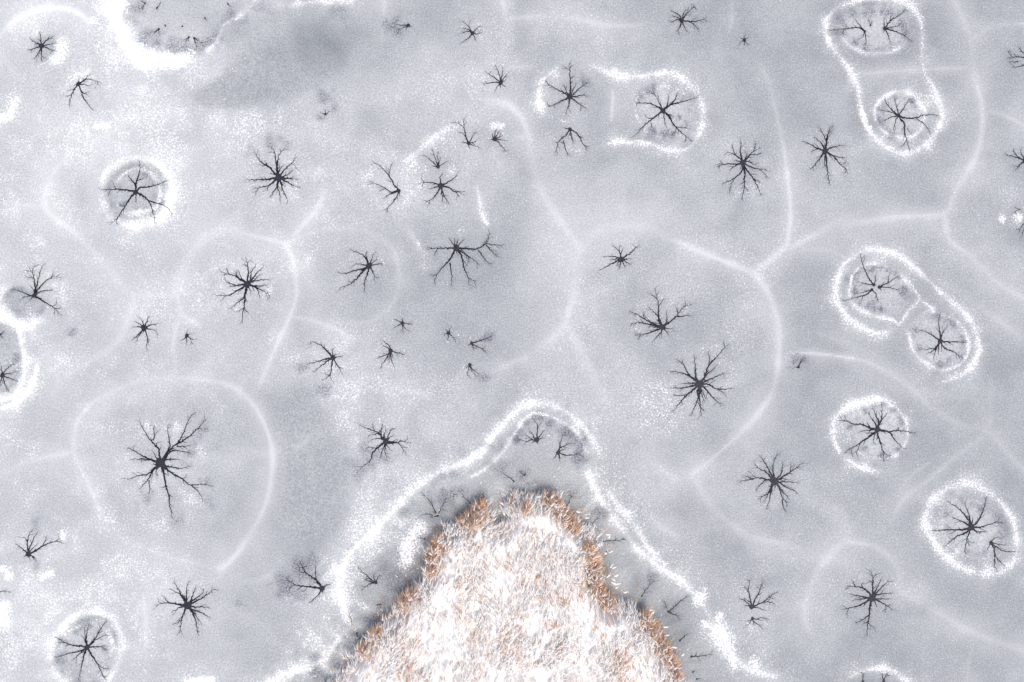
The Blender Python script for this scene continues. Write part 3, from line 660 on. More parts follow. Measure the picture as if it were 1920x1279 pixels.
for li, (w, s, ps) in enumerate(LINES):
    P = W(spline(pts(ps), 8))
    r = poly_dist(P, w * PX * 8)
    if r is None: continue
    sl, D = r
    ww = w * PX * .72 * np.clip(1 + 1.3 * wob[sl] + .9 * big[sl], .35, 2)
    g = np.exp(-(D / ww) ** 2) * (1 + .8 * big[sl] + .6 * mid[sl])
    halo = np.exp(-(D / (5.2 * ww)) ** 2)
    var = np.clip(.80 + 2.0 * (fbm(XX[sl], YY[sl], 2.6, 400 + int(w * 10 + P[0, 0] * 7), 2) - .5), .45, 1.25)
    var = var * fade(P, XX[sl], YY[sl], 7 * w * PX, li)
    g = g * var
    np.maximum(frost[sl], np.clip(s * (.46 + .16 * left[sl]) * g + s * (.27 + .12 * left[sl]) * halo * var, 0, 1), out=frost[sl])
    snow[sl] += .07 * s * halo * var
    lift[sl] = np.maximum(lift[sl], .012 * s * g)
dark = np.zeros_like(tone)
for v, r_, s, ps in DARKS:
    for p in pts(ps):
        c = W(vpx(v, p)); r = r_ * PX
        i0, i1 = np.searchsorted(fx, c[0] - 3 * r), np.searchsorted(fx, c[0] + 3 * r)
        j0, j1 = np.searchsorted(fy, c[1] - 3 * r), np.searchsorted(fy, c[1] + 3 * r)
        if i1 <= i0 or j1 <= j0: continue
        sl = (slice(j0, j1), slice(i0, i1))
        q = np.hypot(XX[sl] - c[0], YY[sl] - c[1]) / r * np.clip(1 + 2.0 * fine[sl] + 1.2 * wob[sl], .4, 2.5)
        dark[sl] = np.maximum(dark[sl], 1.1 * s * np.exp(-q ** 2))
        snow[sl] -= .25 * np.exp(-q ** 2)
for v, ps, t in BASIN:
    P = W(spline(vpx(v, pts(ps)), 6, True))
    sl, D = poly_dist(P, 1.0)
    sg = np.where(inside(P, XX[sl], YY[sl]), D, -D)
    m = 1 / (1 + np.exp(-np.clip(sg / (.06 if ps.startswith('366') else .14 if v == 'X' else .07), -40, 40)))
    if ps.startswith('366,184'): m = m * np.exp(-((PXX[sl] - 450) / 150) ** 2 - ((PYY[sl] - 155) / 75) ** 2)
    tone[sl] = tone[sl] * (1 - m) + (.40 + t * 1.3 + .2 * mid[sl]) * m
    snow[sl] = snow[sl] * (1 - m) + -.12 * m
    lift[sl] -= .03 * m
    if v != 'X':
        sc = np.clip(3.2 * (fbm(XX[sl], YY[sl], .42, 47, 2) - .42), 0, 1)
        dark[sl] = np.maximum(dark[sl], .34 * np.exp(-((sg - .13) / .12) ** 2) * sc)
        snow[sl] = np.maximum(snow[sl], .26 * np.exp(-((sg + .06) / .07) ** 2) * np.clip(1 + 2 * fine[sl], 0, 1.4))

# feathery streaks in the shore ice, running away from the island
sl = (slice(0, int((-4.0 - fy[0]) / STEP)), slice(int((-10.5 - fx[0]) / STEP), int((11.5 - fx[0]) / STEP)))
X_, Y_ = XX[sl], YY[sl]
Dm, Um = np.full(X_.shape, 9.), np.zeros(X_.shape)
cum_ = 0
for a, b in zip(OUTW[:-1], OUTW[1:]):
    d = b - a; L_ = math.hypot(*d); q = max(L_ * L_, 1e-9)
    t = np.clip(((X_ - a[0]) * d[0] + (Y_ - a[1]) * d[1]) / q, 0, 1)
    dd = np.hypot(X_ - a[0] - t * d[0], Y_ - a[1] - t * d[1])
    hit = dd < Dm
    Dm = np.where(hit, dd, Dm); Um = np.where(hit, cum_ + t * L_, Um)
    cum_ += L_
st_ = .6 * (vnoise(Um * 1.0, Dm * .16, .16, 201) - .5) + .5 * (vnoise(Um, Dm * .2, .42, 203) - .5) + .5 * (fbm(X_, Y_, .8, 205, 3) - .5)
env = np.exp(-(Dm / 1.6) ** 2)
tone[sl] += env * (.42 * st_ - .03)
snow[sl] += env * np.clip(.9 * st_, -.2, .4)
dark[sl] = np.maximum(dark[sl], .30 * np.exp(-(Dm / .5) ** 2) * np.clip(.6 + 2.5 * st_, 0, 1.3))

ring_sp = []
for lab, closed, w, h, v, ps in RINGS:
    P = W(spline(vpx(v, pts(ps)), 5, closed)); ring_sp.append(P)
    sl, D = poly_dist(P, w * PX * 5.5)
    ww = w * PX * .78 * np.clip(1 + 1.5 * wob[sl] + .9 * fine[sl] + .8 * mid[sl], .3, 2.2)
    k = min(1.0, w / 7)
    snow[sl] = np.maximum(snow[sl], snow[sl] * .6 + (.35 + .65 * k) * (.30 * np.exp(-(D / (.9 * ww)) ** 2) + .22 * np.exp(-(D / (2.9 * ww)) ** 2)) * fade(P, XX[sl], YY[sl], 5 * w * PX) * (1 + 1.1 * mid[sl] + .8 * fine[sl]))
    gl_ = fade(P, XX[sl], YY[sl], 5 * w * PX) * np.clip(1 + 1.2 * mid[sl] + .8 * big[sl], .3, 1.6)
    frost[sl] = np.maximum(frost[sl], (.22 * np.exp(-(D / ww) ** 2) + .14 * np.exp(-(D / (3.0 * ww)) ** 2)) * gl_)
patch_sp = []
for v, ps, w, lab in PATCH:
    P = W(spline(vpx(v, pts(ps)), 5)); patch_sp.append(P)
    sl, D = poly_dist(P, w * PX * 4.0)
    ww = w * PX * (1 + .9 * wob[sl] + .6 * fine[sl])
    snow[sl] = np.maximum(snow[sl], .75 * np.exp(-(D / (1.7 * ww)) ** 2))

# ---- trace the stars: list of strips (points, half widths) for every arm
def parse_star(rec):
    v, cx, cy, r, arms, label, grp = rec
    s = VIEW[v][2]
    c = W(vpx(v, (cx, cy))); R = max(r / s * PX, .045)
    out = []
    for arm in arms.split(';'):
        br = [W(vpx(v, pts(b))) for b in arm.strip().split('|')]
        out.append(br)
    return c, R, out

star_data = []
SR = random.Random(77)
def strip(P, w0, w1, wob_a=.012):
    """resample a polyline, roughen it and give it knotty widths"""
    Q = spline(P, .045)
    n = len(Q)
    if n < 3: Q = np.vstack([P[0], (P[0] + P[-1]) / 2, P[-1]]); n = 3
    T = np.gradient(Q, axis=0); T /= np.linalg.norm(T, axis=1)[:, None] + 1e-9
    Nn = np.stack([-T[:, 1], T[:, 0]], -1)
    t = np.linspace(0, 1, n)
    j = np.array([SR.gauss(0, 1) for _ in range(n)])
    j = (j + np.roll(j, 1)) * .6
    j[0] = 0
    Q = Q + Nn * (j * wob_a)[:, None]
    w = w0 + (w1 - w0) * t ** .8
    kn = np.array([1 + max(0, SR.gauss(-.15, .42)) for _ in range(n)])
    w = w * np.clip(kn, .8, 1.9)
    w[-1] *= .35
    return Q, Nn, w, T

def build_arm(c, R, br):
    main = br[0]
    d0 = main[0] - c; L0 = np.linalg.norm(d0)
    start = c + d0 / max(L0, 1e-6) * min(.55 * R, .5 * L0)
    if L0 > 4.0 * R and L0 > .55:        # an arm that forks off another arm starts at its own first point
        start = None
    P = main if start is None else np.vstack([start, main])
    if len(P) < 2: P = np.vstack([c, main])
    length = np.linalg.norm(np.diff(P, axis=0), axis=1).sum()
    w0 = np.clip(.016 + .175 * R, .019, .046) * np.clip(.62 + .3 * length, .7, 1.12)
    if start is None: w0 *= .8
    w1 = .006
    strips = [strip(P, w0, w1)]
    Q, Nn, w, T = strips[0]
    cum = np.concatenate([[0], np.cumsum(np.linalg.norm(np.diff(Q, axis=0), axis=1))])
    for b in br[1:]:
        tip = b[-1]
        i = int(np.argmin(np.hypot(*(Q - tip).T)))
        dist = np.linalg.norm(Q[i] - tip)
        k = int(np.searchsorted(cum, max(cum[i] - dist * .9, cum[-1] * .12)))
        k = min(k, len(Q) - 2)
        mids = b[:-1]
        bp = np.vstack([Q[k], Q[k] + (tip - Q[k]) * .45 + T[k] * .12 * dist, tip]) if len(mids) == 0 else np.vstack([Q[k], mids, tip])
        strips.append(strip(bp, max(w[k] * .72, .012), .008))
    # fine spurs
    for S in list(strips):
        q, nn, ww, tt = S
        n = len(q)
        k = SR.randint(3, 6)
        while k < n - 1:
            side = SR.choice((-1, 1))
            ang = math.radians(SR.uniform(28, 62)) * side
            d = np.array([tt[k, 0] * math.cos(ang) - tt[k, 1] * math.sin(ang), tt[k, 0] * math.sin(ang) + tt[k, 1] * math.cos(ang)])
            ln = SR.choice((SR.uniform(.05, .12), SR.uniform(.08, .2), SR.uniform(.15, .34))) * (.55 + .45 * min(1, length / 1.2))
            bend = q[k] + d * ln * .55 + tt[k] * ln * .1
            strips.append(strip(np.vstack([q[k], bend, q[k] + d * ln + tt[k] * ln * .25]), max(.009, ww[k] * .5), .005, .006))
            k += SR.randint(3, 7)
    return strips

armd = np.full(XX.shape, 9.0)
for rec in STARS:
    c, R, arms = parse_star(rec)
    built = [build_arm(c, R, b) for b in arms]
    star_data.append((rec, c, R, arms, built))
    for st in built:
        for S in st[:4]:
            r = poly_dist(S[0], .45)
            if r: np.minimum(armd[r[0]], r[1], out=armd[r[0]])
    i0, i1 = np.searchsorted(fx, c[0] - R - .5), np.searchsorted(fx, c[0] + R + .5)
    j0, j1 = np.searchsorted(fy, c[1] - R - .5), np.searchsorted(fy, c[1] + R + .5)
    sl = (slice(j0, j1), slice(i0, i1))
    armd[sl] = np.minimum(armd[sl], np.maximum(0, np.hypot(XX[sl] - c[0], YY[sl] - c[1]) - R))
for rec, c, R, arms, built in star_data:
    tips = np.array([b[-1] for br in arms for b in br])
    if len(arms) < 5: continue
    th_, rt = np.arctan2(*(tips - c).T[::-1]), np.hypot(*(tips - c).T)
    rm = rt.max() * 1.5
    i0, i1 = np.searchsorted(fx, c[0] - rm), np.searchsorted(fx, c[0] + rm)
    j0, j1 = np.searchsorted(fy, c[1] - rm), np.searchsorted(fy, c[1] + rm)
    sl = (slice(j0, j1), slice(i0, i1))
    dx, dy = XX[sl] - c[0], YY[sl] - c[1]
    a_, d_ = np.arctan2(dy, dx), np.hypot(dx, dy)
    wsum, rsum = 1e-6, 0
    for t_, r_ in zip(th_, rt):
        k_ = np.exp(3.0 * (np.cos(a_ - t_) - 1)) ; wsum = wsum + k_; rsum = rsum + k_ * r_
    rr_ = rsum / wsum
    u = (d_ - rr_ * 1.02) / (.26 * rr_ + .05)
    f_ = np.exp(-u * u) * np.clip(.7 + 2.2 * mid[sl] + 1.5 * fine[sl], 0, 2)
    snow[sl] += .17 * f_
    tone[sl] += .05 * np.exp(-(d_ / (rr_ + .01)) ** 4)
near = np.exp(-(armd / .17) ** 2)
snow -= .12 * np.exp(-(armd / .30) ** 2)
tone -= .10 * np.exp(-(armd / .12) ** 2)
rel = .035 * np.clip(snow, 0, 1) + lift + .02 * big
ZZ = rel * (1 - near) - .02 * near
edge = np.minimum.reduce([XX - fx[0], fx[-1] - XX, YY - fy[0], fy[-1] - YY])
ZZ *= np.clip(edge / 1.5, 0, 1)

def sample(A, x, y):
    u = np.clip((np.asarray(x) - fx[0]) / STEP, 0, len(fx) - 1.001)
    v = np.clip((np.asarray(y) - fy[0]) / STEP, 0, len(fy) - 1.001)
    i, j = u.astype(int), v.astype(int); a, b = u - i, v - j
    return (A[j, i] * (1 - a) + A[j, i + 1] * a) * (1 - b) + (A[j + 1, i] * (1 - a) + A[j + 1, i + 1] * a) * b

GX, GY = np.meshgrid(gx, gy)
full = lambda A, pad: np.pad(A, NO, mode='edge') if pad else np.pad(A, NO)
V = np.stack([GX, GY, np.pad(ZZ, NO)], -1).reshape(-1, 3)
nx, ny = len(gx), len(gy)
idx = np.arange(nx * ny).reshape(ny, nx)
F = np.stack([idx[:-1, :-1], idx[:-1, 1:], idx[1:, 1:], idx[1:, :-1]], -1).reshape(-1, 4)
lake = mesh_obj('frozen_lake', V, F, M_ICE)
for nm, A in (('tone', tone), ('snow', snow), ('frost', frost), ('dark', dark)):
    at = lake.data.attributes.new(nm, 'FLOAT', 'POINT')
    at.data.foreach_set('value', np.pad(A, NO, mode='edge').astype(np.float32).ravel())
tag(lake, 'pale grey frozen lake surface with frost lines and loose snow', kind='structure')

# ------------------------------------------------------------------ snow rims and patches (granular ridges that sink into the ice)
def ridge(name, P, w, h, label, cat, seed, gap=True):
    st = .035
    reach = w * (1.5 if name == 'snow_patch' else 3.0) + .05
    lo, hi = P.min(0) - reach, P.max(0) + reach
    lo = np.maximum(lo, [fx[0] + .1, fy[0] + .1]); hi = np.minimum(hi, [fx[-1] - .1, fy[-1] - .1])
    xs, ys = np.arange(lo[0], hi[0], st), np.arange(lo[1], hi[1], st)
    X, Y = np.meshgrid(xs, ys)
    D = np.full(X.shape, 9.0)
    for a, b in zip(P[:-1], P[1:]):
        l2, h2 = np.minimum(a, b) - reach, np.maximum(a, b) + reach
        a0, a1 = np.searchsorted(xs, l2[0]), np.searchsorted(xs, h2[0])
        b0, b1 = np.searchsorted(ys, l2[1]), np.searchsorted(ys, h2[1])
        if a1 <= a0 or b1 <= b0: continue
        x, y = X[b0:b1, a0:a1], Y[b0:b1, a0:a1]
        d = b - a; q = max(float(d @ d), 1e-9)
        t = np.clip(((x - a[0]) * d[0] + (y - a[1]) * d[1]) / q, 0, 1)
        v = D[b0:b1, a0:a1]
        np.minimum(v, np.hypot(x - a[0] - t * d[0], y - a[1] - t * d[1]), out=v)
    solid = h > .053 or name == 'snow_patch'
    r = np.random.default_rng(seed)
    n1 = fbm(X, Y, .55, seed, 3) - .5
    n2 = fbm(X, Y, 1.9, seed + 9, 3) - .5
    grain = r.normal(0, 1, X.shape)
    ww = w * (1 if solid else .8) * np.clip(1 + 1.5 * n1 + 1.2 * n2, .3, 2.2)
    Hh = h * (np.exp(-(D / ww) ** 2) * (1 + 1.4 * n2 + 1.2 * n1) * fade(P, X, Y, 4 * w) - (.50 if solid else 1.35)) + grain * h * (.24 if solid else .40)
    Hh -= .10 * np.exp(-(sample(armd, X, Y) / .11) ** 2)
    Z = sample(ZZ, X, Y) + Hh
    ok = (Hh > -.004) | (D < .5 * w)
    id_ = np.arange(X.size).reshape(X.shape)
    keep = (ok[:-1, :-1] | ok[:-1, 1:] | ok[1:, 1:] | ok[1:, :-1]) & (D[:-1, :-1] < reach)
    Fq = np.stack([id_[:-1, :-1], id_[:-1, 1:], id_[1:, 1:], id_[1:, :-1]], -1)[keep]
    used = np.unique(Fq)
    mp = np.zeros(X.size, int); mp[used] = np.arange(len(used))
    Vv = np.stack([X, Y, Z], -1).reshape(-1, 3)[used]
    o = mesh_obj(name, Vv, mp[Fq], M_SNOW)
    return tag(o, label, cat)

for k, (rec, P) in enumerate(zip(RINGS, ring_sp)):
    tag(ridge('snow_ridge', P, rec[2] * PX, rec[3], rec[0], 'snow ridge', 100 + k), group='snow rims on the ice')
for k, (rec, P) in enumerate(zip(PATCH, patch_sp)):
    ridge('snow_patch', P, rec[2] * PX * 1.15, .05, rec[3], 'snow patch', 300 + k)['group'] = 'snow patches on the ice'

# ------------------------------------------------------------------ ice stars
def strips_mesh(strips, z0, off):
    Vs, Fs, base = [], [], 0
    for si, (Q, Nn, w, T) in enumerate(strips):
        n = len(Q)
        l, r = Q + Nn * w[:, None], Q - Nn * w[:, None]
        P = np.empty((2 * n, 2)); P[0::2] = l; P[1::2] = r
        z = sample(ZZ, P[:, 0], P[:, 1]) + z0 - .00025 * (si % 17)
        Vs.append(np.column_stack([P - off[:2], z - off[2]]))
        i = np.arange(n - 1) * 2 + base
        Fs.append(np.stack([i, i + 1, i + 3, i + 2], -1)); base += 2 * n
    return np.vstack(Vs), np.vstack(Fs)

for rec, c, R, arms, built in star_data:
    z = float(sample(ZZ, c[0], c[1]))
    off = np.array([c[0], c[1], z])
    root = empty('ice_star', off)
    tag(root, rec[5], 'ice star', rec[6] or 'dark star-shaped melt holes in the ice')
    # hub: irregular pool flaring into the arms
    nseg = 36
    th = np.arange(nseg) / nseg * 2 * math.pi
    rr = R * (.86 + .10 * np.array([SR.gauss(0, 1) for _ in th]))
    for br in arms:
        d = br[0][0] - c
        if np.linalg.norm(d) > max(4.0 * R, .55): continue
        a = math.atan2(d[1], d[0])
        dd = (th - a + math.pi) % (2 * math.pi) - math.pi
        rr = np.maximum(rr, R * (.86 + .52 * np.exp(-(dd / .20) ** 2)))
    ring = np.stack([np.cos(th) * rr, np.sin(th) * rr], -1)
    ring2 = ring * .55
    P = np.vstack([[[0, 0]], ring2, ring])
    zz = sample(ZZ, c[0] + P[:, 0], c[1] + P[:, 1]) + .009 - z
    Vh = np.column_stack([P, zz])
    Fh = [[0, 1 + i, 1 + (i + 1) % nseg] for i in range(nseg)] + \
         [[1 + i, 1 + nseg + i, 1 + nseg + (i + 1) % nseg, 1 + (i + 1) % nseg] for i in range(nseg)]
    mesh_obj('hub', Vh, Fh, M_HOLE, root)
    for k, st in enumerate(built):
        Va, Fa = strips_mesh(st, .0062 - .0003 * (k % 5), off)
        mesh_obj('arm', Va, Fa, M_ARM, root)

# ------------------------------------------------------------------ reed island
ist = .09
lo, hi = OUTW.min(0) - .6, OUTW.max(0) + .6
xs, ys = np.arange(lo[0], hi[0], ist), np.arange(lo[1], hi[1], ist)
IX, IY = np.meshgrid(xs, ys)
ID = sdf(IX, IY)
hz = .9 * np.clip((ID - .20) / .6, -.25, 1) + .42 * (fbm(IX, IY, .7, 61, 4) - .5) * np.clip((ID + .05) / .6, 0, 1)
IZ = np.where(hz > 0, hz, hz * .6) + .02 + .07 * (vnoise(IX, IY, .2, 67) - .5) * np.clip(hz * 3, 0, 1)
id_ = np.arange(IX.size).reshape(IX.shape)
keep = (np.maximum.reduce([IZ[:-1, :-1], IZ[1:, 1:], IZ[:-1, 1:], IZ[1:, :-1]]) > -.08)
Fq = np.stack([id_[:-1, :-1], id_[:-1, 1:], id_[1:, 1:], id_[1:, :-1]], -1)[keep]
used = np.unique(Fq); mp = np.zeros(IX.size, int); mp[used] = np.arange(len(used))
isl = mesh_obj('island', np.stack([IX, IY, IZ], -1).reshape(-1, 3)[used], mp[Fq], M_FSNOW)
tag(isl, 'low snow-covered island under the reed bed', kind='structure')
def isl_z(x, y):
    u = np.clip((x - xs[0]) / ist, 0, len(xs) - 1.01); v = np.clip((y - ys[0]) / ist, 0, len(ys) - 1.01)
    return IZ[np.round(v).astype(int), np.round(u).astype(int)]

def reeds(bx, by, bz, H, lean, plume_len, plume_w, snowy, leafn, leaf_snow, r, thick=.008):
    """curved stalks with leaves and a plume each. returns verts, quad faces, material ids
       materials: 0 stalk 1 leaf 2 brown plume 3 snow"""
    n = len(bx)
    base = np.stack([bx, by, bz], -1)
    lx, ly = lean[:, 0], lean[:, 1]
    def pos(t):
        t = np.asarray(t).reshape(-1, 1) if np.ndim(t) else np.full((n, 1), t)
        k = t ** 1.8
        return base + np.column_stack([lx, ly, np.zeros(n)]) * (H[:, None] * k) + np.array([0, 0, 1.]) * (H[:, None] * (t - .12 * k))
    Vs, Fs, Ms = [], [], []
    cnt = 0
    def tube(centres, radii, sides, mat, flat=None):
        nonlocal cnt
        K = len(centres)
        rings = []
        for k in range(K):
            a = centres[max(k - 1, 0)]; b = centres[min(k + 1, K - 1)]
            T = b - a; T /= np.linalg.norm(T, axis=1)[:, None] + 1e-9
            up = np.tile([[.31, .95, .02]], (len(T), 1))
            S = np.cross(T, up); S /= np.linalg.norm(S, axis=1)[:, None] + 1e-9
            U = np.cross(S, T)
            for s in range(sides):
                an = 2 * math.pi * s / sides
                rings.append(centres[k] + (S * math.cos(an) + U * math.sin(an)) * np.asarray(radii[k]).reshape(-1, 1))
        m = len(centres[0])
        A = np.stack(rings, 1)                       # m, K*sides, 3
        Vs.append(A.reshape(-1, 3))
        f = []
        for k in range(K - 1):
            for s in range(sides):
                f.append((k * sides + s, k * sides + (s + 1) % sides, (k + 1) * sides + (s + 1) % sides, (k + 1) * sides + s))
        f = np.array(f)
        Fs.append((cnt + np.arange(m)[:, None, None] * (K * sides) + f[None]).reshape(-1, 4))
        Ms.append(np.repeat(np.broadcast_to(mat, (m,)), len(f)))
        cnt += A.shape[0] * A.shape[1]
    top = pos(1.0)
    tube([pos(0.), pos(.55), top], [np.full(n, thick), np.full(n, thick * .8), np.full(n, thick * .5)], 3, np.zeros(n, int))
    # plume: nods in the lean direction
    ln = np.hypot(lx, ly) + 1e-6
    dirn = np.column_stack([lx / ln, ly / ln, np.full(n, .45)])
    dirn[:, :2] += r.normal(0, .22, (n, 2)); dirn /= np.linalg.norm(dirn, axis=1)[:, None]
    drop = np.zeros((n, 3)); drop[:, 2] = -1
    cs, rs = [], []
    for s, w in ((-.12, .25), (.18, 1.0), (.62, .8), (1.0, .08)):
        cs.append(top + dirn * (plume_len * s)[:, None] + drop * (plume_len * .35 * max(s, 0) ** 2)[:, None])
        rs.append(plume_w * w * r.uniform(.75, 1.25, n))
    tube(cs, rs, 4, np.where(snowy, 3, 2))
    # leaves
    for q in range(leafn):
        t0 = r.uniform(.35, .9, n)
        p0 = pos(t0)
        a = r.uniform(0, 2 * math.pi, n)
        d = np.column_stack([np.cos(a) + 2.4 * lx / ln, np.sin(a) + 2.4 * ly / ln]); d /= np.linalg.norm(d, axis=1)[:, None] + 1e-6
        L_ = r.uniform(.16, .46, n)
        side = np.column_stack([-d[:, 1], d[:, 0], np.zeros(n)])
        d3 = np.column_stack([d, np.zeros(n)])
        rise = r.uniform(.1, .7, n)
        wv = np.where(r.random(n) < .5, .009, .016)
        ring = []
        for s, w in ((0, .5), (.5, 1.0), (1.0, .1)):
            c = p0 + d3 * (L_ * s)[:, None]
            c[:, 2] += L_ * (rise * s - 1.0 * s * s)
            ring += [c + side * (wv * w)[:, None], c - side * (wv * w)[:, None]]
        A = np.stack(ring, 1)
        Vs.append(A.reshape(-1, 3))
        f = np.array([(0, 1, 3, 2), (2, 3, 5, 4)])
        Fs.append((cnt + np.arange(n)[:, None, None] * 6 + f[None]).reshape(-1, 4))
        Ms.append(np.repeat(np.where(r.random(n) < leaf_snow, 3, 1), 2))
        cnt += n * 6
    return np.vstack(Vs), np.vstack(Fs), np.concatenate(Ms)

MATS = [M_STALK, M_LEAF, M_PLUME, M_PSNOW]
# clumps with no snow on them, along the island's edge (photograph pixels of their feet, spread)
STRETCH = [('903,952 890,968 868,986', 9, 10, 'bare orange reed clump on the shoulder beside the dark notch'),
           ('1030,936 1048,952 1060,968 1074,988', 10, 11, 'bare orange reed clump at the tip of the island'),
           ('822,1010 810,1034 806,1052 812,1070', 13, 9, 'bare orange reed clump facing the long white snow drift'),
           ('1094,1022 1108,1044 1108,1080 1120,1102 1136,1120', 13, 10, 'bare orange reed clump beside the single snow-tipped reeds'),
           ('1198,1146 1212,1170 1232,1198 1246,1226 1264,1256', 13, 10, 'bare orange reed clump on the flank facing the level barbed crack'),
           ('756,1122 772,1108', 14, 8, 'small bare reed clump opposite the star with a snow dot'),
           ('704,1180 686,1210', 20, 8, 'small bare reed clump behind the shore snow ridge'),
           ('985,948 990,952', 20, 7, 'little bare reed tuft between two orange clumps')]
CL, CLAB = [], []
for ps_, gap_, sz_, lab_ in STRETCH:
    Q_ = spline(pts(ps_), gap_)
    for q_ in Q_[::2]:
        CL.append((q_[0] + rnd.gauss(0, 2), q_[1] + rnd.gauss(0, 2), sz_ * rnd.uniform(.75, 1.35))); CLAB.append(lab_)
CLW = np.array([W((a, b)) for a, b, s in CL]); CLR = np.array([s * PX for a, b, s in CL])
def bare(x, y):
    v = np.zeros(x.shape)
    for c, s in zip(CLW, CLR):
        v = np.maximum(v, np.exp(-(((x - c[0]) ** 2 + (y - c[1]) ** 2) / (s * .6) ** 2)))
    return v

r = np.random.default_rng(21)
NB = 15000
bx = r.uniform(lo[0], hi[0], NB * 2); by = r.uniform(max(lo[1], -19.0), hi[1], NB * 2)
D = sdf(bx, by)
ok = D > .10 + .7 * (fbm(bx, by, .55, 57, 3) - .5)
notch = W(pts('940,962 952,990 962,1030'))
dn = np.full(bx.shape, 9.)
for a, b in zip(notch[:-1], notch[1:]):
    d = b - a; t = np.clip(((bx - a[0]) * d[0] + (by - a[1]) * d[1]) / (d @ d), 0, 1)
    dn = np.minimum(dn, np.hypot(bx - a[0] - t * d[0], by - a[1] - t * d[1]))
ok &= r.random(len(bx)) > .8 * np.exp(-(dn / .25) ** 2)
ok &= r.random(len(bx)) > bare(bx, by) * .85
ok &= r.random(len(bx)) < np.where(D < .45, .85, .24 + .40 * np.clip(fbm(bx, by, 1.3, 55, 3) * 3.6 - 1.25, 0, 1))
bx, by, D = bx[ok], by[ok], D[ok]
n = len(bx)
bz = isl_z(bx, by) - .02
gust = fbm(bx, by, 1.6, 71, 2) - .5
ang = math.radians(72) + gust * 2.2 + r.normal(0, .26, n)
out = np.zeros((n, 2))
eps = .1
gxg = (sdf(bx + eps, by) - sdf(bx - eps, by)); gyg = (sdf(bx, by + eps) - sdf(bx, by - eps))
gl = np.hypot(gxg, gyg) + 1e-6
w_edge = np.exp(-(D / .5))
amp = r.uniform(.08, .32, n)
lean = np.stack([np.cos(ang), np.sin(ang)], -1) * amp[:, None]
lean -= np.stack([gxg / gl, gyg / gl], -1) * (w_edge * r.uniform(.0, .30, n))[:, None]
H = np.clip(.95 - .62 * bz + .45 * (fbm(bx, by, 1.0, 81, 3) - .5), .22, 2) * r.uniform(.6, 1.15, n)
patchy = fbm(bx, by, .7, 91, 4)
p_snow = np.clip(.96 - 2.0 * np.clip(patchy - .56, 0, 1) * 2.0, .55, .97)
snowy = r.random(n) < p_snow
Vr, Fr, Mr = reeds(bx, by, bz, H, lean, r.uniform(.07, .18, n), np.where(snowy, r.uniform(.012, .027, n), r.uniform(.008, .015, n)), snowy, 3, np.clip(.95 - 1.7 * (patchy - .52), .70, .98), r)
bed = mesh_obj('reed_bed', Vr, Fr, None, mats=MATS, midx=Mr)
tag(bed, 'dense bed of dry reeds laden with white snow on the island', 'reeds', kind='stuff')

for k, (c, s) in enumerate(zip(CLW, CLR)):
    n = int(60 * (s / .35) ** 2) + 16
    q = r.normal(0, .36, (n, 2)) * s
    x, y = c[0] + q[:, 0], c[1] + q[:, 1]
    g = sdf(x, y); m = g > -.12
    x, y = x[m], y[m]; n = len(x)
    if n < 8: continue
    z = np.maximum(isl_z(x, y), .0) - .03
    a = math.radians(70) + r.normal(0, .7, n)
    ln = np.stack([np.cos(a), np.sin(a)], -1) * r.uniform(.02, .22, n)[:, None]
    Hc = r.uniform(.8, 1.35, n)
    sn = r.random(n) < .30
    Vc, Fc, Mc = reeds(x - c[0], y - c[1], z, Hc, ln, r.uniform(.15, .26, n), np.where(sn, r.uniform(.014, .028, n), r.uniform(.010, .018, n)), sn, 4, .12, r, .009)
    root = empty('reed_clump', (c[0], c[1], 0.0))
    tag(root, CLAB[k], 'reeds', 'bare orange reed clumps along the island edge')
    for nm, sel, mm in (('stems', (Mc == 0), M_STALK), ('leaves', (Mc == 1) , M_LEAF), ('snow_and_plumes', Mc >= 2, None)):
        if not sel.any(): continue
        Fs_ = Fc[sel]; u = np.unique(Fs_); mp = np.zeros(len(Vc), int); mp[u] = np.arange(len(u))
        if mm is None:
            tag(mesh_obj(nm, Vc[u], mp[Fs_], None, root, mats=MATS, midx=Mc[sel]), kind='stuff')
        else:
            tag(mesh_obj(nm, Vc[u], mp[Fs_], mm, root), kind='stuff')

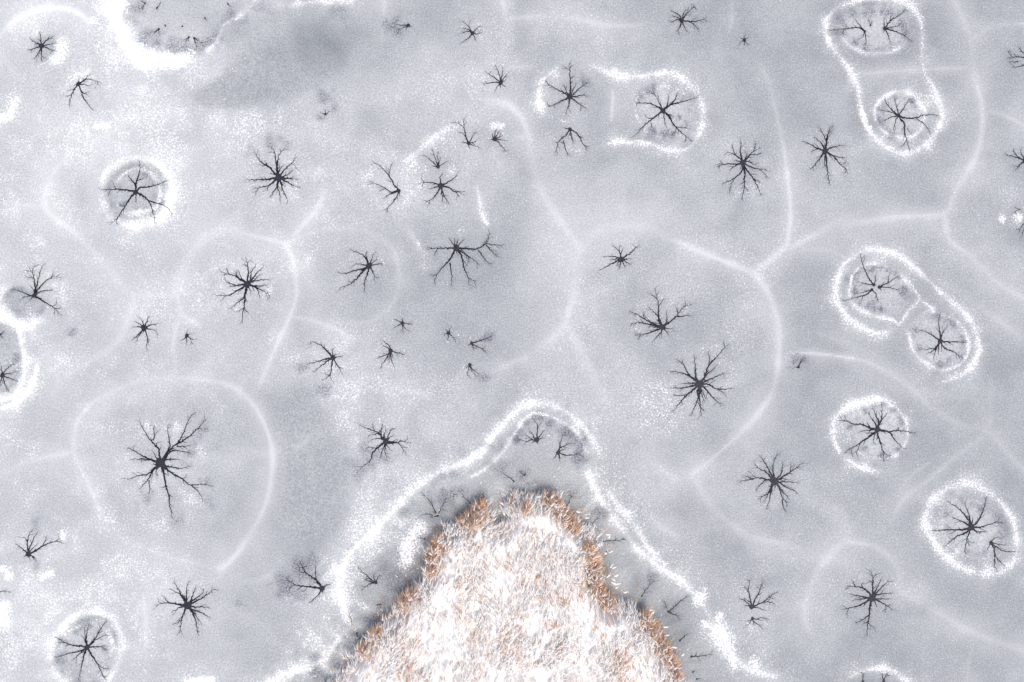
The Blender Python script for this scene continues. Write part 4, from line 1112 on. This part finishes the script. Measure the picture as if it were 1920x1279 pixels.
# single snow-tipped reeds standing out over the ice
LONE = pts('1131,1064 1136,1068 1132,1075 1140,1074 1137,1082 1131,1086 1139,1090 1144,1087 1143,1100 1150,1106 1133,1036 1128,1042 1082,962 1086,968 1130,1012 1124,998 1208,1138 1214,1150 1226,1168 1238,1182 1252,1208 1268,1226 1062,948 990,925')
for k, p in enumerate(LONE):
    c = W(p); c = c * np.array([.975, .985])
    rr_ = np.random.default_rng(500 + k)
    a = math.radians(rr_.uniform(-10, 55)); am = rr_.uniform(.15, .35)
    h = rr_.uniform(.9, 1.5)
    Vc, Fc, Mc = reeds(np.zeros(1), np.zeros(1), np.array([-.03]), np.array([h]), np.array([[math.cos(a), math.sin(a)]]) * am,
                       np.array([rr_.uniform(.2, .32)]), np.array([rr_.uniform(.035, .05)]), np.array([True]), 2, .3, rr_, .008)
    root = empty('snowy_reed', (c[0], c[1], 0.0))
    tag(root, 'single bent reed with a snow-laden plume over the ice', 'reed', 'single snow-tipped reeds at the island edge')
    for nm, sel, mm in (('stem', Mc == 0, M_STALK), ('plume', None, M_PSNOW), ('leaf', None, M_LEAF)):
        nf = len(Mc)
        if nm == 'plume': sel = np.zeros(nf, bool); sel[6:18] = True
        if nm == 'leaf': sel = np.zeros(nf, bool); sel[18:] = True
        Fs_ = Fc[sel]; u = np.unique(Fs_); mp = np.zeros(len(Vc), int); mp[u] = np.arange(len(u))
        mesh_obj(nm, Vc[u], mp[Fs_], mm, root)
# broken reed bits frozen into the ice along the shore
NL = 420
ti = r.integers(0, len(OUTW) - 1, NL * 3)
pt = OUTW[ti] + r.normal(0, .55, (NL * 3, 2))
g = sdf(pt[:, 0], pt[:, 1]); m = (g < -.05) & (g > -1.3) & (pt[:, 1] > -17)
pt = pt[m][:NL]; n = len(pt)
a = r.uniform(0, math.pi, n); ln = r.uniform(.05, .22, n) * .5; wv = r.uniform(.006, .014, n)
dx, dy = np.cos(a), np.sin(a)
Vl = []
for sx, sy in ((-1, -1), (1, -1), (1, 1), (-1, 1)):
    x = pt[:, 0] + dx * ln * sx - dy * wv * sy; y = pt[:, 1] + dy * ln * sx + dx * wv * sy
    Vl.append(np.column_stack([x, y, sample(ZZ, x, y) + .012 + .004 * (sy > 0)]))
top_ = np.stack(Vl, 1); bot_ = top_.copy(); bot_[..., 2] -= .02
A = np.concatenate([top_, bot_], 1)
f = np.array([(0, 1, 2, 3), (0, 4, 5, 1), (1, 5, 6, 2), (2, 6, 7, 3), (3, 7, 4, 0)])
lit = mesh_obj('reed_litter', A.reshape(-1, 3), (np.arange(n)[:, None, None] * 8 + f[None]).reshape(-1, 4), None, smooth=False,
               mats=[M_STALK, M_PLUME, M_PSNOW], midx=np.repeat(r.choice(3, n, p=[.35, .45, .2]), 5))
tag(lit, 'broken bits of dry reed frozen into the shore ice', 'reed litter', kind='stuff')
print('reeds', len(bx), 'stars', len(STARS))
